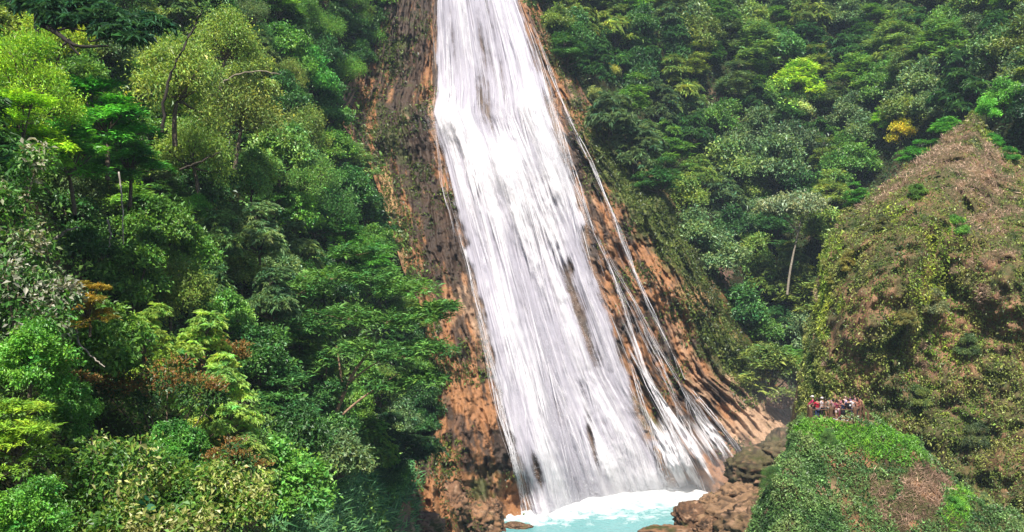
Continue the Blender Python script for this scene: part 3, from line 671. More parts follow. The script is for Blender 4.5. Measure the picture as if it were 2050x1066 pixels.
p, nn = normals_at(hillp, px, py); cover('undergrowth', p, nn, [(.02, .048, .016), (.034, .075, .026), (.06, .105, .034), (.10, .15, .05)], 5.5, h=2.2, seed=2, jitter=.35)  # right-slope leaf tones darkened: shade between the crowns put into the colour
# moss and small plants on the cliff
px, py = sample(420000, 640, 1640, -60, 1066)
zc = zone(px, py, [(1390,560,40,140,-42,.75),(1300,420,40,120,-42,.7),(1330,600,20,120,-38,.3),(770,60,28,120,0,.9),(735,300,34,90,-25,.9),(790,300,40,90,-20,.12),(800,480,26,110,-18,1.0),(850,640,26,90,-20,.7),(1250,330,34,120,-40,.8),(1215,300,30,60,-40,.3),(1350,480,40,120,-42,.75),(1460,690,42,110,-42,1.0),(1490,760,40,40,0,.6),(1115,110,22,120,-26,.8),(1180,240,20,60,-28,.7),(870,740,18,70,0,.7),(880,930,40,40,0,.55),(1300,560,16,80,-30,.25),(1330,700,14,80,-28,.25),(1300,840,8,90,-25,.2),(900,1000,60,60,0,.2)])
k = rng.uniform(0, 1, len(px)) < np.clip(zc + .9 * fbm(n3(px * .02, py * .02), 3, 921) - .1, 0, 1) * .97
k &= (px > B1(py) - 10) & (px < B2(py) + 6) & ~((px > FL(py) + 6) & (px < FRM(py) + 6)); px, py = px[k], py[k]
p, nn = normals_at(cliffp, px, py); cover('cliff_plants', p, nn, [(.03, .045, .012), (.05, .08, .016), (.085, .13, .022), (.14, .17, .03)], 4.6, h=.55, seed=3)
# spur: leaves and dry grass
si = rng.uniform(0, 1, 340000) * (NS - 2); ti = rng.uniform(0, 1, 340000) ** .9 * (NT - 2); ti = np.where(rng.uniform(0, 1, 340000) < .06, -rng.uniform(0, 4, 340000), ti)
def bil(A, a, b):
    i, j = a.astype(int), b.astype(int); u, v = (a - i)[:, None], (b - j)[:, None]
    return (A[i, j] * (1 - u) + A[i + 1, j] * u) * (1 - v) + (A[i, j + 1] * (1 - u) + A[i + 1, j + 1] * u) * v
ti = ti + 39; p = bil(full, si, ti); i, j = si.astype(int), ti.astype(int)
nn = unit(np.cross(full[i + 1, j] - full[i, j], full[i, j + 1] - full[i, j])); nn *= np.where((nn * (np.array([0, 0, CZ]) - p)).sum(-1, keepdims=True) < 0, -1, 1)
qx, qy = pix(p); vis = (qx > 1560) & (qx < 2150) & (qy < 1120); p, nn, qx, qy = p[vis], nn[vis], qx[vis], qy[vis]
wdry = zone(qx, qy, SPZ_DRY); wg = zone(qx, qy, SPZ_GRN); wr = zone(qx, qy, SPZ_ROCK); nz = fbm(p * .5, 3, 931); ur = rng.uniform(0, 1, len(p))
dry = (wdry + nz * .8 > .42) & (ur < .9)
lush = ~dry & (wg + nz * .8 > .42) & (ur < .95)
rest = ~dry & ~lush & (ur < np.clip(.98 - wr * .7 + nz * 1.0 + .5 * fbm(p * [.9, .9, .12], 3, 935), .03, .95))
cover('dry_grass', p[dry], nn[dry], [(.13, .09, .065), (.29, .195, .14), (.43, .31, .23)], 4.4, 'blade', .7, 4, .4)
cover('green_tufts', p[lush], nn[lush], [(.10, .19, .022), (.21, .31, .038), (.36, .40, .055)], 3.8, 'broad', .5, 5, .3)
cover('creepers', p[rest], nn[rest], [(.045, .085, .02), (.12, .175, .036), (.21, .25, .055), (.28, .28, .075)], 4.0, 'broad', .8, 6, .38)
# knoll: vines, bright grass, dry grass
x = np.r_[rng.uniform(13, 42, 150000), rng.uniform(15, 22, 90000)]; y = np.r_[rng.uniform(50, 72, 150000), rng.uniform(56, 72, 90000)]; z = knoll_h(x, y)
e = .05; nx, ny = -(knoll_h(x + e, y) - z) / e, -(knoll_h(x, y + e) - z) / e; nn = unit(np.stack([nx, ny, 1 + 0 * x], -1)); p = np.stack([x, y, z], -1)
qx, qy = pix(p); onflat = (np.abs(z - PLZ) < .12) & (y > 67.5); vis = (qx > 1440) & (qx < 2120) & (qy < 1110) & ~onflat
p, nn, qx, qy = p[vis], nn[vis], qx[vis], qy[vis]; nz = fbm(p * .7, 3, 941); ur = rng.uniform(0, 1, len(p))
zb = zone(qx, qy, [(1700,868,110,20,4,.95),(1760,912,70,28,20,.85),(1800,890,60,25,35,.8),(1920,1020,40,50,20,.9),(1640,880,50,30,0,.3)])
zd = .35 * fbm(p * 1.6, 3, 947) + zone(qx, qy, [(1750,1000,30,60,-10,.8),(1850,975,45,35,25,.6),(1810,1040,30,50,0,.5),(1690,1030,24,40,0,.35),(1850,960,50,50,20,.5),(1900,900,80,16,38,.7),(1960,960,90,26,42,1.0),(1840,1030,40,40,0,.5),(1620,975,30,40,0,.2)])
zo = zone(qx, qy, [(1580,925,34,55,0,.75),(1655,985,24,34,0,1.0),(1800,960,40,60,0,.5),(1560,1000,20,30,0,.4)]) + nz * .9 + .4 * fbm(p * 2.2, 2, 945)
dry = (zd + nz * .6 > .5); br = ~dry & (zb + nz * .6 > .5); dk = ~dry & ~br & (ur > zo)
cover('dry_grass', p[dry], nn[dry], [(.12, .08, .055), (.26, .17, .12), (.40, .28, .20)], 5.5, 'blade', .5, 7, .3)
cover('bright_grass', p[br], nn[br], [(.045, .14, .016), (.09, .24, .025), (.16, .33, .045)], 4.2, 'broad', .5, 8, .3)
gb = br & (ur < .3); cover('bright_grass', p[gb], nn[gb], [(.07, .19, .014), (.12, .29, .022), (.2, .38, .04)], 5.2, 'blade', .4, 18, .25)
cover('vine_cover', p[dk], nn[dk], [(.03, .08, .022), (.07, .15, .04), (.12, .22, .065), (.20, .27, .09)], 4.4, 'broad', .8, 9, .4)

# ------------------------------------------------------------------ trees
def bez(a, b, c, n): t = np.linspace(0, 1, n)[:, None]; return a * (1 - t) ** 2 + 2 * b * t * (1 - t) + c * t * t
STY = dict(
 broad=dict(ns=15, flat=.8, tips=42, n=11, L=.62, W=.55, spread=.55, zmin=-.3, droop=.25),
 round=dict(ns=12, flat=.85, tips=50, n=10, L=.55, W=.6, spread=.5, zmin=-.4, droop=.2),
 rosette=dict(ns=15, flat=.85, tips=40, n=9, L=.85, W=.28, spread=.06, zmin=-.25, droop=.45),
 frond=dict(ns=17, flat=.36, tips=32, n=9, L=1.05, W=.2, spread=.25, zmin=-.15, droop=.18),
 fine=dict(ns=16, flat=.9, tips=40, n=12, L=.42, W=.42, spread=.7, zmin=-.6, droop=.3),
)
def leaf_cloud(tips, out, st, r, scale=1.0, dens=1.0):
    """leaves round every twig tip; TIPS Nx3, OUT outward directions"""
    n = max(2, int(st['n'] * dens)); m = len(tips); K = m * n
    o = np.repeat(out, n, 0); base = np.repeat(tips, n, 0)
    L = st['L'] * scale * np.exp(r.normal(0, .28, K))
    if st is STY['rosette'] or st is STY['frond']:
        a = r.uniform(0, 6.283, K); e1 = unit(np.cross(o, r.normal(size=(m, 3)).repeat(n, 0))); e2 = np.cross(o, e1)
        axis = unit(o * .5 + np.array([0, 0, .6])) if st is STY['rosette'] else np.broadcast_to(np.array([0, 0, 1.]), o.shape)
        e1 = unit(np.cross(axis, e1)); e2 = np.cross(axis, e1)
        d = np.cos(a)[:, None] * e1 + np.sin(a)[:, None] * e2 + axis * r.uniform(-.25, .45, K)[:, None] + o * .35
        pos = base + r.normal(size=(K, 3)) * st['spread'] * scale; nn = unit(axis + r.normal(size=(K, 3)) * .3)
    else:
        pos = base + r.normal(size=(K, 3)) * st['spread'] * scale; d = r.normal(size=(K, 3)) + o * .7 + np.array([0, 0, -.25])
        nn = unit(np.array([0, 0, .9]) + o * .5 + r.normal(size=(K, 3)) * .6)
    v, f, k = leaf_quads(pos, d, nn, L, L * st['W'], .2, st['droop'], st is STY['frond'])
    cl = fbm(tips * .45 + 7, 2, 77); tone = np.repeat(np.exp(cl * .45 + r.normal(0, .14, m)), n) * np.exp(r.normal(0, .26, K)); hue = np.repeat(cl * .25 + r.normal(0, .1, m), n) + r.normal(0, .08, K)
    c = np.stack([tone * (1 + hue), tone, tone * (1 - hue * .8)], -1)
    return v, f, np.repeat(c, k, 0)
def make_proto(kind, seed, leafscale=1.0, dens=1.0, rz=3.3, rx=4.0, h0=5.1):
    """nominal tree about 10 units tall, crown radius 4; returns (wood mesh, crown mesh)"""
    st = STY[kind]; r = np.random.default_rng(seed)
    lean = r.normal(0, .5, 2); top = np.array([lean[0], lean[1], h0 - 2.6])
    paths = [(bez(np.array([0, 0, -1.6]), np.array([lean[0] * .2 - .3, .1, 2.0]), top, 8), np.linspace(.24, .15, 8))]
    tips, outs = [], []
    ns = st['ns']; ph = r.uniform(0, 6.28)
    for i in range(ns):
        f = (i + .5) / ns; th = i * 2.39996 + ph + r.normal(0, .25); rad = math.sqrt(f) * .74 * r.uniform(.8, 1.15)
        zc = (1 - f) * 1.0 - .36 + r.normal(0, .22)
        c = np.array([lean[0] + math.cos(th) * rad * rx, lean[1] + math.sin(th) * rad * rx, h0 + (zc - .25) * rz * 1.2])
        lr = rx * r.uniform(.24, .5) * (1.15 if kind == 'frond' else 1)
        mid = (top + c) / 2 + np.array([0, 0, -.4]) + r.normal(0, .25, 3)
        b = bez(top + r.normal(0, .12, 3), mid, c, 7); paths.append((b, np.linspace(.14, .045, 7)))
        m = int(st['tips'] * r.uniform(.8, 1.2)); d = unit(r.normal(size=(m * 3, 3))); d = d[d[:, 2] > st['zmin']][:m]; m = len(d)
        e = d * lr * r.uniform(.55, 1.08, (m, 1)) * np.array([1, 1, st['flat']]) * (1 + .2 * vn(d * 2.5 + seed + i, 3))[:, None]
        tips.append(c + e); outs.append(unit(d + .5 * unit(c - np.array([0, 0, h0 - 1.5]))))
        for j in r.choice(m, min(m, 5), False):
            paths.append((bez(c - (c - mid) * .2, c + e[j] * .4 + r.normal(0, .1, 3), c + e[j], 5), np.linspace(.04, .012, 5)))
    tips, outs = np.concatenate(tips), np.concatenate(outs)
    v, f, c = leaf_cloud(tips, outs, st, r, leafscale, dens)
    wv, wf = tubes(paths, 5)
    return mesh('wood', wv, wf, M['bark'], None, None, True), mesh('crown', v, f, M['leaf'], c)

PRO = {}
for kind, ls, dn in (('broad', .6, 1.8), ('round', .6, 1.7), ('rosette', .62, 1.5), ('frond', .64, 1.8), ('fine', .64, 1.5)):
    PRO[kind] = [make_proto(kind, s * 31 + len(kind), ls, dn) for s in ((1, 2, 3) if kind != 'fine' else (1, 2))]
for kind in ('broad', 'round', 'frond', 'fine'):
    PRO['near_' + kind] = [make_proto(kind, 700 + s, .5, 2.6, 4.2, 4.2, 4.0) for s in (1,)]
PRO['near_rosette'] = [make_proto('rosette', 711 + s, .5, 2.0, 3.9, 4.1, 4.2) for s in (0, 1)]
def far_protos():
    for kind in ('broad', 'round', 'frond', 'rosette'):
        PRO['far_' + kind] = [make_proto(kind, 900 + s, .72, 1.3) for s in (1, 2)]
far_protos()
BARK = (.11, .085, .06)
def ground_at(px, py): return hillp(np.array([[float(px)]]), np.array([[float(py)]]))[0, 0]
NTREE = [0]
def plant_tree(proto, px, py, wpx, color, label, Y=None, hratio=1.0, cat='tree', name='tree', group=None, rot=None, bark=BARK, r=rng):
    """tree whose crown appears round photo pixel (px, py), about WPX photo pixels wide"""
    Yc = Y or float(D(np.array([float(px)]), np.array([float(py)]))[0]) - 2
    for _ in range(4):
        s = wpx * Yc / F / 8.6; hz = 5.0 * s * hratio; by = py + hz * F / Yc
        b = ground_at(px, by)
        if Y is None: Yc = b[1]
        else: break
    if Y is not None:
        c = P(px, py, Y); b = np.array([c[0], c[1], c[2] - hz])
        g_ = ground_at(*pix(b))
        if abs(g_[1] - Y) < hz * 1.5: b = np.array([c[0], c[1], c[2] - hz])
    root = empty(name, Vector(b), label, cat, group)
    root.rotation_euler.z = r.uniform(0, 6.28) if rot is None else rot
    root.scale = (s, s, s * hratio)
    wm, cm = PRO[proto][int(r.integers(len(PRO[proto])))]
    color = tuple(np.array(color) * ([2.2, 2.3, 1.55] if 'far' in proto else [2.35, 2.5, 1.5]))
    t = link('trunk', wm, root, None, bark); cobj = link('crown', cm, root, None, color); NTREE[0] += 1
    return root

class Custom:
    """tree laid out limb by limb: offsets are metres from the base (x right, y away, z up)"""
    def __init__(s, base, label, bark, color, cat='tree', name='tree'):
        s.root = empty(name, Vector(base), label, cat); s.bark, s.color, s.paths, s.tips, s.outs = bark, color, [], [], []
    def limb(s, pts, r0, r1, n=10):
        a = np.array(pts, float); d = np.r_[0, np.cumsum(np.linalg.norm(np.diff(a, axis=0), axis=1))]; t = np.linspace(0, d[-1], n)
        q = np.stack([np.interp(t, d, a[:, k]) for k in range(3)], -1)
        q[1:-1] = (q[:-2] + 2 * q[1:-1] + q[2:]) / 4
        s.paths.append((q, np.linspace(r0, r1, n)))
    def lobe(s, c, rad, tips, flat, seed, zmin=-.2, twigs=6):
        r = np.random.default_rng(seed); d = unit(r.normal(size=(tips * 4, 3))); d = d[d[:, 2] > zmin][:tips]
        e = d * rad * r.uniform(.4, 1.08, (len(d), 1)) * np.array([1, 1, flat]); c = np.array(c, float)
        s.tips.append(c + e); s.outs.append(unit(d + [0, 0, .2]))
        for j in range(min(twigs, len(d))): s.paths.append((bez(c, c + e[j] * .5 + r.normal(0, .1, 3), c + e[j], 5), np.linspace(.035, .012, 5)))
    def build(s, kind, scale, dens, seed, sides=6, trunkname='trunk'):
        wv, wf = tubes(s.paths, sides); link(trunkname, mesh('wood', wv, wf, M['bark'], None, None, True), s.root, None, s.bark)
        v, f, c = leaf_cloud(np.concatenate(s.tips), np.concatenate(s.outs), STY[kind], np.random.default_rng(seed), scale, dens)
        link('crown', mesh('crown', v, f, M['leaf'], c), s.root, None, s.color); return s.root

# the large feathery tree before the cliff, with its forked pale trunk
Yb = 70.; U1 = Yb / F
def off(px, py, dy=0, o=(628, 945)): return ((px - o[0]) * U1, dy, -(py - o[1]) * U1)
T = Custom(P(628, 945, Yb), 'large feathery green tree with forked pale brown trunk left of the brown cliff foot', (.30, .19, .12), (.045, .115, .028))
T.limb([off(624, 985), off(628, 945), off(634, 880), off(632, 820)], .30, .16); T.limb([off(622, 945), off(650, 880, -.3), off(672, 830, -.5), off(690, 790, -.6), off(712, 740, -.8), off(755, 690, -1)], .28, .09, 14)
T.limb([off(690, 790, -.6), off(685, 740, -.8), off(678, 690, -.9)], .13, .06); T.limb([off(664, 850, -.4), off(720, 800, -.9), off(770, 765, -1.4), off(800, 745, -1.5)], .13, .05)
T.limb([off(700, 765, -.7), off(745, 730, -1.2), off(800, 705, -1.4)], .09, .04); T.limb([off(632, 820), off(620, 770, .3), off(600, 720, .5)], .13, .05); T.limb([off(632, 820), off(650, 770, .2), off(655, 700, .5)], .10, .04)
for i, (x, y, dy, rp) in enumerate([(590,590,1.5,70),(660,560,2,75),(740,560,2.2,75),(810,585,1.8,70),(600,660,.5,75),(690,640,.5,80),(770,650,.6,75),(845,640,1.2,55),(620,735,-.2,60),(720,700,-.8,60),(800,715,-.9,65),(860,700,.3,50),(565,640,1.5,50),(700,510,3,60),(880,620,1.5,40),(850,760,0,45),(640,790,.6,45),(780,770,-1.2,40)]):
    T.lobe(off(x, y, dy), rp * U1, 90, .33, 50 + i, -.3, 10)
T.color = (.09, .215, .045); T.build('frond', .5, 2.0, 5)
# small umbrella-shaped tree on a crooked pale stem below it
Yb = 86.; U1 = Yb / F; o2 = (718, 985)
T = Custom(P(718, 985, Yb), 'small dark green layered tree on a crooked pale stem at the dark cliff hollow', (.33, .29, .24), (.028, .075, .026))
T.limb([off(712, 990, 0, o2), off(728, 960, 0, o2), off(757, 932, -.3, o2), off(764, 900, -.3, o2), off(757, 880, -.4, o2)], .17, .07, 10)
T.limb([off(757, 930, -.3, o2), off(790, 918, -.5, o2), off(815, 905, -.5, o2)], .09, .04); T.limb([off(735, 950, 0, o2), off(742, 930, 0, o2), off(738, 915, 0, o2)], .07, .03)
for i, (x, y, dy, rp) in enumerate([(750,850,0,38),(775,842,.3,30),(725,868,-.3,26),(800,885,-.2,45),(840,890,0,42),(770,875,-.8,36),(860,905,.3,30),(820,915,-.8,34)]):
    T.lobe(off(x, y, dy, o2), rp * U1, 80, .4, 80 + i, -.3, 8)
T.build('rosette', .5, 1.1, 6)
# dark oak at the top left with its black crooked bough
Yb = 46.; U1 = Yb / F; o3 = (75, 150)
T = Custom(P(75, 150, Yb), 'dark green tree with black crooked bough in the top left corner', (.025, .02, .016), (.035, .11, .05))
T.limb([off(60, 190, .5, o3), off(72, 110, 0, o3), off(76, 45, 0, o3), off(72, 0, 0, o3)], .22, .15); T.limb([off(76, 47, 0, o3), off(105, 60, -.5, o3), off(130, 75, -.7, o3), off(155, 95, -.9, o3), off(178, 104, -1, o3), off(235, 102, -1, o3)], .17, .05, 14)
T.limb([off(155, 88, -.9, o3), off(158, 100, -.9, o3), off(178, 120, -1, o3)], .09, .04); T.limb([off(125, 70, -.7, o3), off(150, 64, -.8, o3), off(190, 72, -.9, o3)], .07, .03); T.limb([off(150, 95, -.9, o3), off(140, 105, -1, o3)], .08, .05); T.limb([off(195, 80, -.9, o3), off(195, 95, -1, o3), off(230, 85, -1, o3)], .05, .03)
for i, (x, y, dy, rp) in enumerate([(110,20,0,45),(160,15,.2,45),(210,35,0,42),(250,55,0,38),(180,50,-.4,38),(120,48,-.3,30),(270,80,0,30),(230,75,-.5,32),(140,-20,.5,50),(60,10,.5,40),(290,40,1,40)]):
    T.lobe(off(x, y, dy, o3), rp * U1, 70, .6, 110 + i, -.25, 6)
T.build('rosette', .42, 1.1, 7)
# pale-stemmed flat-topped tree on the right
Yb = 145.; U1 = Yb / F; o4 = (1578, 575)
T = Custom(P(1578, 575, Yb), 'flat-topped grey green tree on a long bare pale stem left of the rock spur', (.26, .22, .17), (.26, .31, .15))
T.limb([off(1576, 590, 0, o4), off(1580, 550, 0, o4), off(1590, 500, 0, o4), off(1599, 462, 0, o4), off(1603, 440, 0, o4)], .22, .12, 10); T.limb([off(1598, 465, 0, o4), off(1580, 445, 0, o4), off(1562, 428, 0, o4)], .14, .06); T.limb([off(1603, 440, 0, o4), off(1625, 420, 0, o4)], .12, .05)
for i, (x, y, dy, rp) in enumerate([(1545,415,0,28),(1580,400,1,30),(1615,400,1,30),(1635,410,0,22),(1600,418,-2,30),(1565,418,-2,25),(1590,405,3,30)]):
    T.lobe(off(x, y, dy, o4), rp * U1, 60, .35, 140 + i, -.2, 6)
T.build('broad', .75, 1.0, 8)

EMER, YEL, MID, DARK, BLUE, PALE, OLIVE = (.036, .135, .024), (.16, .22, .025), (.05, .115, .028), (.024, .06, .022), (.05, .085, .055), (.15, .21, .075), (.10, .125, .035)
SPEC = [
 ('frond', 215, 215, 190, EMER, 'vivid emerald feathery tree high on the left slope', 47),
 ('frond', 150, 300, 170, (.042, .13, .024), 'emerald feathery tree just above the white-leaved vine at the left edge', 44),
 ('frond', 260, 300, 150, (.034, .115, .026), 'deep emerald feathery tree left of the thin dark upright trunk', 52),
 ('fine', 350, 140, 200, (.12, .155, .05), 'sparse olive tree with thin dark upright trunk in the upper left', 60),
 ('fine', 440, 70, 150, (.11, .15, .05), 'tall sparse olive tree at the top edge before the dark upper wood', 72),
 ('fine', 470, 210, 170, (.10, .12, .045), 'olive small-leaved tree with arching pale boughs in the middle of the upper left wood', 74),
 ('fine', 400, 290, 160, (.09, .13, .04), 'drooping small-leaved olive green tree right of the emerald trees', 68),
 ('broad', 575, 95, 130, (.05, .115, .028), 'rounded bright green tree below the dark top edge wood', 112),
 ('broad', 625, 140, 110, (.04, .13, .035), 'dense mid green tree on the shoulder left of the pink rock', 116),
 ('round', 650, 215, 100, (.045, .105, .04), 'dark round tree directly left of the pink rock shoulder', 120),
 ('fine', 600, 250, 120, (.09, .12, .04), 'brownish olive tree below the rounded bright green tree', 104),
 ('broad', 560, 300, 150, (.075, .13, .05), 'pale green broad tree in the middle of the left wood', 88),
 ('fine', 620, 350, 120, (.07, .13, .045), 'light green tree leaning over the dark band beside the cliff', 96),
 ('broad', 500, 350, 130, (.08, .14, .05), 'soft green tree below the arching olive boughs', 80),
 ('rosette', 520, 470, 130, (.09, .13, .09), 'silvery grey green whorled tree in the middle of the left wood', 72),
 ('rosette', 430, 480, 120, (.07, .115, .06), 'grey green whorled tree left of the silvery one', 66),
 ('rosette', 545, 600, 130, BLUE, 'bluish dark green whorled tree behind the large feathery tree', 66),
 ('rosette', 420, 580, 110, (.045, .085, .045), 'dark grey green whorled tree above the pale rounded tree', 60),
 ('broad', 395, 410, 60, (.06, .15, .025), 'small bright lime bush among dark crowns in the left wood', 66),
 ('frond', 690, 480, 110, (.035, .10, .025), 'dark feathery tree against the ochre streak of the cliff', 98),
 ('frond', 740, 515, 90, (.04, .12, .028), 'mid green feathery tree touching the brown cliff edge', 100),
 ('near_rosette', 420, 690, 190, PALE, 'pale green whorled tree with glossy leaves in the lower left', 42),
 ('near_rosette', 300, 660, 150, (.14, .19, .06), 'pale yellowish green leafy tree beside the dark gap in the lower left', 38),
 ('near_rosette', 460, 790, 170, (.13, .2, .08), 'light green whorled tree right of the rust-flowered tree', 37),
 ('near_rosette', 500, 900, 110, (.12, .17, .07), 'light green rounded shrub tree above the speckled yellow shrub', 33),
 ('near_frond', 180, 590, 110, (.13, .09, .02), 'amber tinted feathery shrub right of the white-leaved vine', 30),
 ('near_broad', 60, 690, 170, (.06, .14, .03), 'bright green ferny shrub at the left edge below the white-leaved vine', 24),
 ('near_frond', 40, 840, 170, (.10, .16, .025), 'lime green ferny shrub at the left edge halfway up the lower half', 21),
 ('near_broad', 55, 1010, 170, (.06, .14, .03), 'bright green leafy shrub in the bottom left corner', 19),
 ('near_broad', 130, 800, 120, (.05, .12, .03), 'mid green shrub between lime ferns and the rust-flowered tree', 27),
 ('near_fine', 60, 130, 200, (.12, .19, .025), 'yellow green wispy tree at the left edge under the dark oak', 40),
 ('near_frond', 50, 230, 200, (.11, .2, .02), 'yellow green ferny tree at the left edge above the white-leaved vine', 36),
 ('fine', 110, 60, 150, (.15, .19, .03), 'yellowish thin tree behind the black crooked bough', 58),
 ('near_broad', 350, 890, 150, (.035, .10, .025), 'dark green shrub in the gap under the rust-flowered crown', 31),
 # right slope
 ('far_frond', 1590, 160, 110, (.16, .24, .035), 'lime green flat-crowned tree in the middle of the far slope'),
 ('far_broad', 1560, 190, 90, (.10, .17, .035), 'yellowish green tree directly below left of the lime crowned tree'),
 ('far_round', 1800, 265, 62, (.24, .21, .02), 'bright yellow round tree above the rock spur ridge'),
 ('far_frond', 1765, 240, 70, (.10, .2, .03), 'light green layered tree left of the bright yellow tree'),
 ('far_broad', 1600, 215, 66, (.19, .23, .13), 'pale silvery green tree below the lime crowned tree'),
 ('far_round', 1450, 330, 120, (.085, .13, .055), 'pale grey green dome tree above the bare brown gully'),
 ('far_round', 1560, 330, 130, (.07, .11, .06), 'greyish round tree right of the pale dome tree'),
 ('far_round', 1680, 340, 90, (.06, .12, .035), 'mid green round tree left of the spur ridge slope'),
 ('far_frond', 1700, 150, 110, (.07, .13, .035), 'mid green layered tree right of the lime crowned tree'),
 ('far_frond', 1500, 90, 120, (.07, .12, .05), 'flat-crowned green tree in the upper middle of the far slope'),
 ('far_broad', 1230, 140, 44, (.17, .18, .06), 'small yellowish tree alone on the dark slope right of the water top'),
 ('far_broad', 1190, 190, 40, (.14, .16, .07), 'small pale yellow green bush by the upper right cliff edge'),
 ('far_rosette', 1290, 260, 70, (.08, .12, .06), 'pale tufted tree on the dark slope right of the grassy cliff edge'),
 ('far_frond', 1870, 90, 130, (.06, .115, .04), 'layered green tree on the upper right slope'),
 ('far_frond', 1800, 70, 110, (.075, .12, .05), 'grey green layered tree at the upper middle right'),
 ('far_round', 1990, 110, 120, (.055, .10, .045), 'dark rounded tree near the right edge above the bright shrubs'),
 ('far_broad', 2010, 190, 80, (.06, .15, .028), 'bright green leafy shrub on the skyline behind the spur peak', 124),
 ('far_broad', 1975, 215, 50, (.07, .2, .03), 'small bright green bush just above the peak of the spur', 122),
 ('far_frond', 1890, 260, 70, (.05, .15, .03), 'bright feathery tree left of the spur peak', 128),
 ('far_frond', 1830, 310, 60, (.045, .14, .03), 'bright feathery tree lower on the spur ridge', 124),
 ('far_frond', 1720, 395, 60, (.045, .13, .035), 'green feathery tree at the lower end of the spur ridge', 118),
]
for s in SPEC:
    plant_tree(s[0], s[1], s[2], s[3], s[4], s[5], s[6] if len(s) > 6 else None)

# bushes rooted on the spur and the knoll
def bush(p, wm, color, label, proto='far_round', cat='bush', name='bush'):
    root = empty(name, Vector(p) - Vector((0, 0, .15 * wm)), label, cat); s = wm / 8.6; root.scale = (s, s, s * .9); root.rotation_euler.z = rng.uniform(0, 6.28)
    lst = PRO[proto]; w_, c_ = lst[int(rng.integers(len(lst)))]; link('stem', w_, root, None, BARK); link('crown', c_, root, None, color); return root
def spur_at(px, py):
    q = front.reshape(-1, 3); qx, qy = pix(q); return q[np.argmin((qx - px) ** 2 + (qy - py) ** 2)]
for px, py, w_, col, lab, pr in [
 (1865,612,3.6,(.17,.2,.09),'pale leafy bush on the jutting ridge in the middle of the rock spur','near_round'), (1815,640,2.2,(.2,.2,.06),'yellowish bush at the lower tip of the jutting ridge of the spur','near_broad'),
 (1918,455,2.6,(.12,.30,.04),'bright green bush high on the rock spur below the dry grass','near_round'), (1835,385,2.0,(.13,.26,.04),'fresh green bush just under the upper edge of the rock spur','near_broad'),
 (1700,520,2.2,(.28,.26,.06),'golden bush at the upper left shoulder of the rock spur','near_round'), (1672,560,1.8,(.2,.22,.05),'yellow green bush on the left edge of the rock spur','near_broad'),
 (1845,800,2.6,(.14,.2,.05),'olive bush on the lower face of the rock spur','near_round'), (1945,700,2.8,(.09,.15,.045),'dark olive bush on the right lower face of the spur','near_round'),
 (1990,285,2.4,(.06,.26,.03),'bright green patch of bush right of the spur peak','near_broad'), (2025,310,2.2,(.07,.27,.035),'second bright green bush right of the spur peak, nearest the picture edge','near_round'),
 (1640,690,1.8,(.13,.16,.05),'low bush on the left foot of the spur above the lookout','near_broad'), (1770,450,2.2,(.12,.14,.05),'olive bush in the upper left part of the spur face','near_round'), (1950,880,3.0,(.10,.14,.05),'dull green bush above the dry grass ridge of the knoll','near_round')]:
    bush(spur_at(px, py + 8), w_, col, lab, pr)
for px, Y_, w_, col, lab, pr in [
 (1968,64.5,1.2,(.26,.34,.14),'pale leaved plant on the dry grass ridge of the knoll','near_rosette'), (1545,61.8,1.7,(.10,.2,.05),'dark leafy bush low on the left flank of the knoll','near_fine'),
 (1660,64.8,1.3,(.12,.24,.06),'light leafy bush in the middle of the knoll front','near_fine'), (1845,65.0,1.1,(.12,.28,.04),'small fresh green bush at the right crest of the knoll','near_fine'), (1905,61.5,1.4,(.12,.32,.04),'vivid green bush at the lower right of the knoll','near_broad')]:
    x_ = (px - CX) / F * Y_; bush((x_, Y_, float(knoll_h(np.array([x_]), np.array([Y_]))[0]) + .2), w_, col, lab, pr)

# fill: the rest of both woods, tree by tree, labelled by kind, tone and the landmark beside it
def short(l):
    w = l.split()
    for i, x in enumerate(w):
        if x in ('tree', 'shrub', 'bush'): return ' '.join(w[:i + 1])
    return ' '.join(w[:5])
LM = [(x[1], x[2], 'the ' + short(x[5])) for x in SPEC]
for i, (x, y, n_) in enumerate(LM):
    if [z[2] for z in LM].count(n_) > 1: LM[i] = (x, y, None)
LM = [z for z in LM if z[2]] + [(710, 190, 'the pink rock shoulder'), (800, 400, 'the ochre cliff streak'), (1120, 60, 'the top of the white water'), (1260, 330, 'the grassy cliff edge'), (1500, 700, 'the mossy end of the cliff'), (1590, 430, 'the flat-topped pale-stemmed tree'), (1950, 228, 'the spur peak'), (700, 650, 'the large feathery tree with forked trunk'), (160, 60, 'the black crooked bough'), (800, 880, 'the small layered tree on a crooked stem')]
def where(px, py):
    x, y, n_ = min(LM, key=lambda z: (z[0] - px) ** 2 + (z[1] - py) ** 2); dx, dy = px - x, py - y
    far = 'far ' if math.hypot(dx, dy) > 110 else ''
    h = 'left of' if dx < 0 else 'right of'; v = 'above' if dy < 0 else 'below'
    if abs(dx) > abs(dy): return f'{far}{h} {n_}'
    return f'{far}{v} {n_}'
phrase_left = phrase_right = where
GROUPED = {}
TN = {'dark': [(.022, .058, .022), (.028, .07, .024)], 'mid green': [(.05, .105, .026), (.06, .12, .03)], 'grey green': [(.055, .085, .05), (.065, .10, .055)], 'olive': [(.09, .12, .04), (.08, .115, .035)], 'fresh green': [(.05, .15, .03), (.07, .17, .035)]}
KN = {'broad': 'broad-leaved', 'round': 'round-crowned', 'rosette': 'whorled-leaf', 'frond': 'feathery', 'fine': 'small-leaved'}
taken = [(s[1], s[2], s[3] * .5) for s in SPEC] + [(700, 640, 150), (800, 880, 60), (160, 40, 80), (1590, 415, 70), (80, 480, 90), (300, 790, 90), (300, 1000, 220), (700, 1010, 90), (1585, 500, 30)]
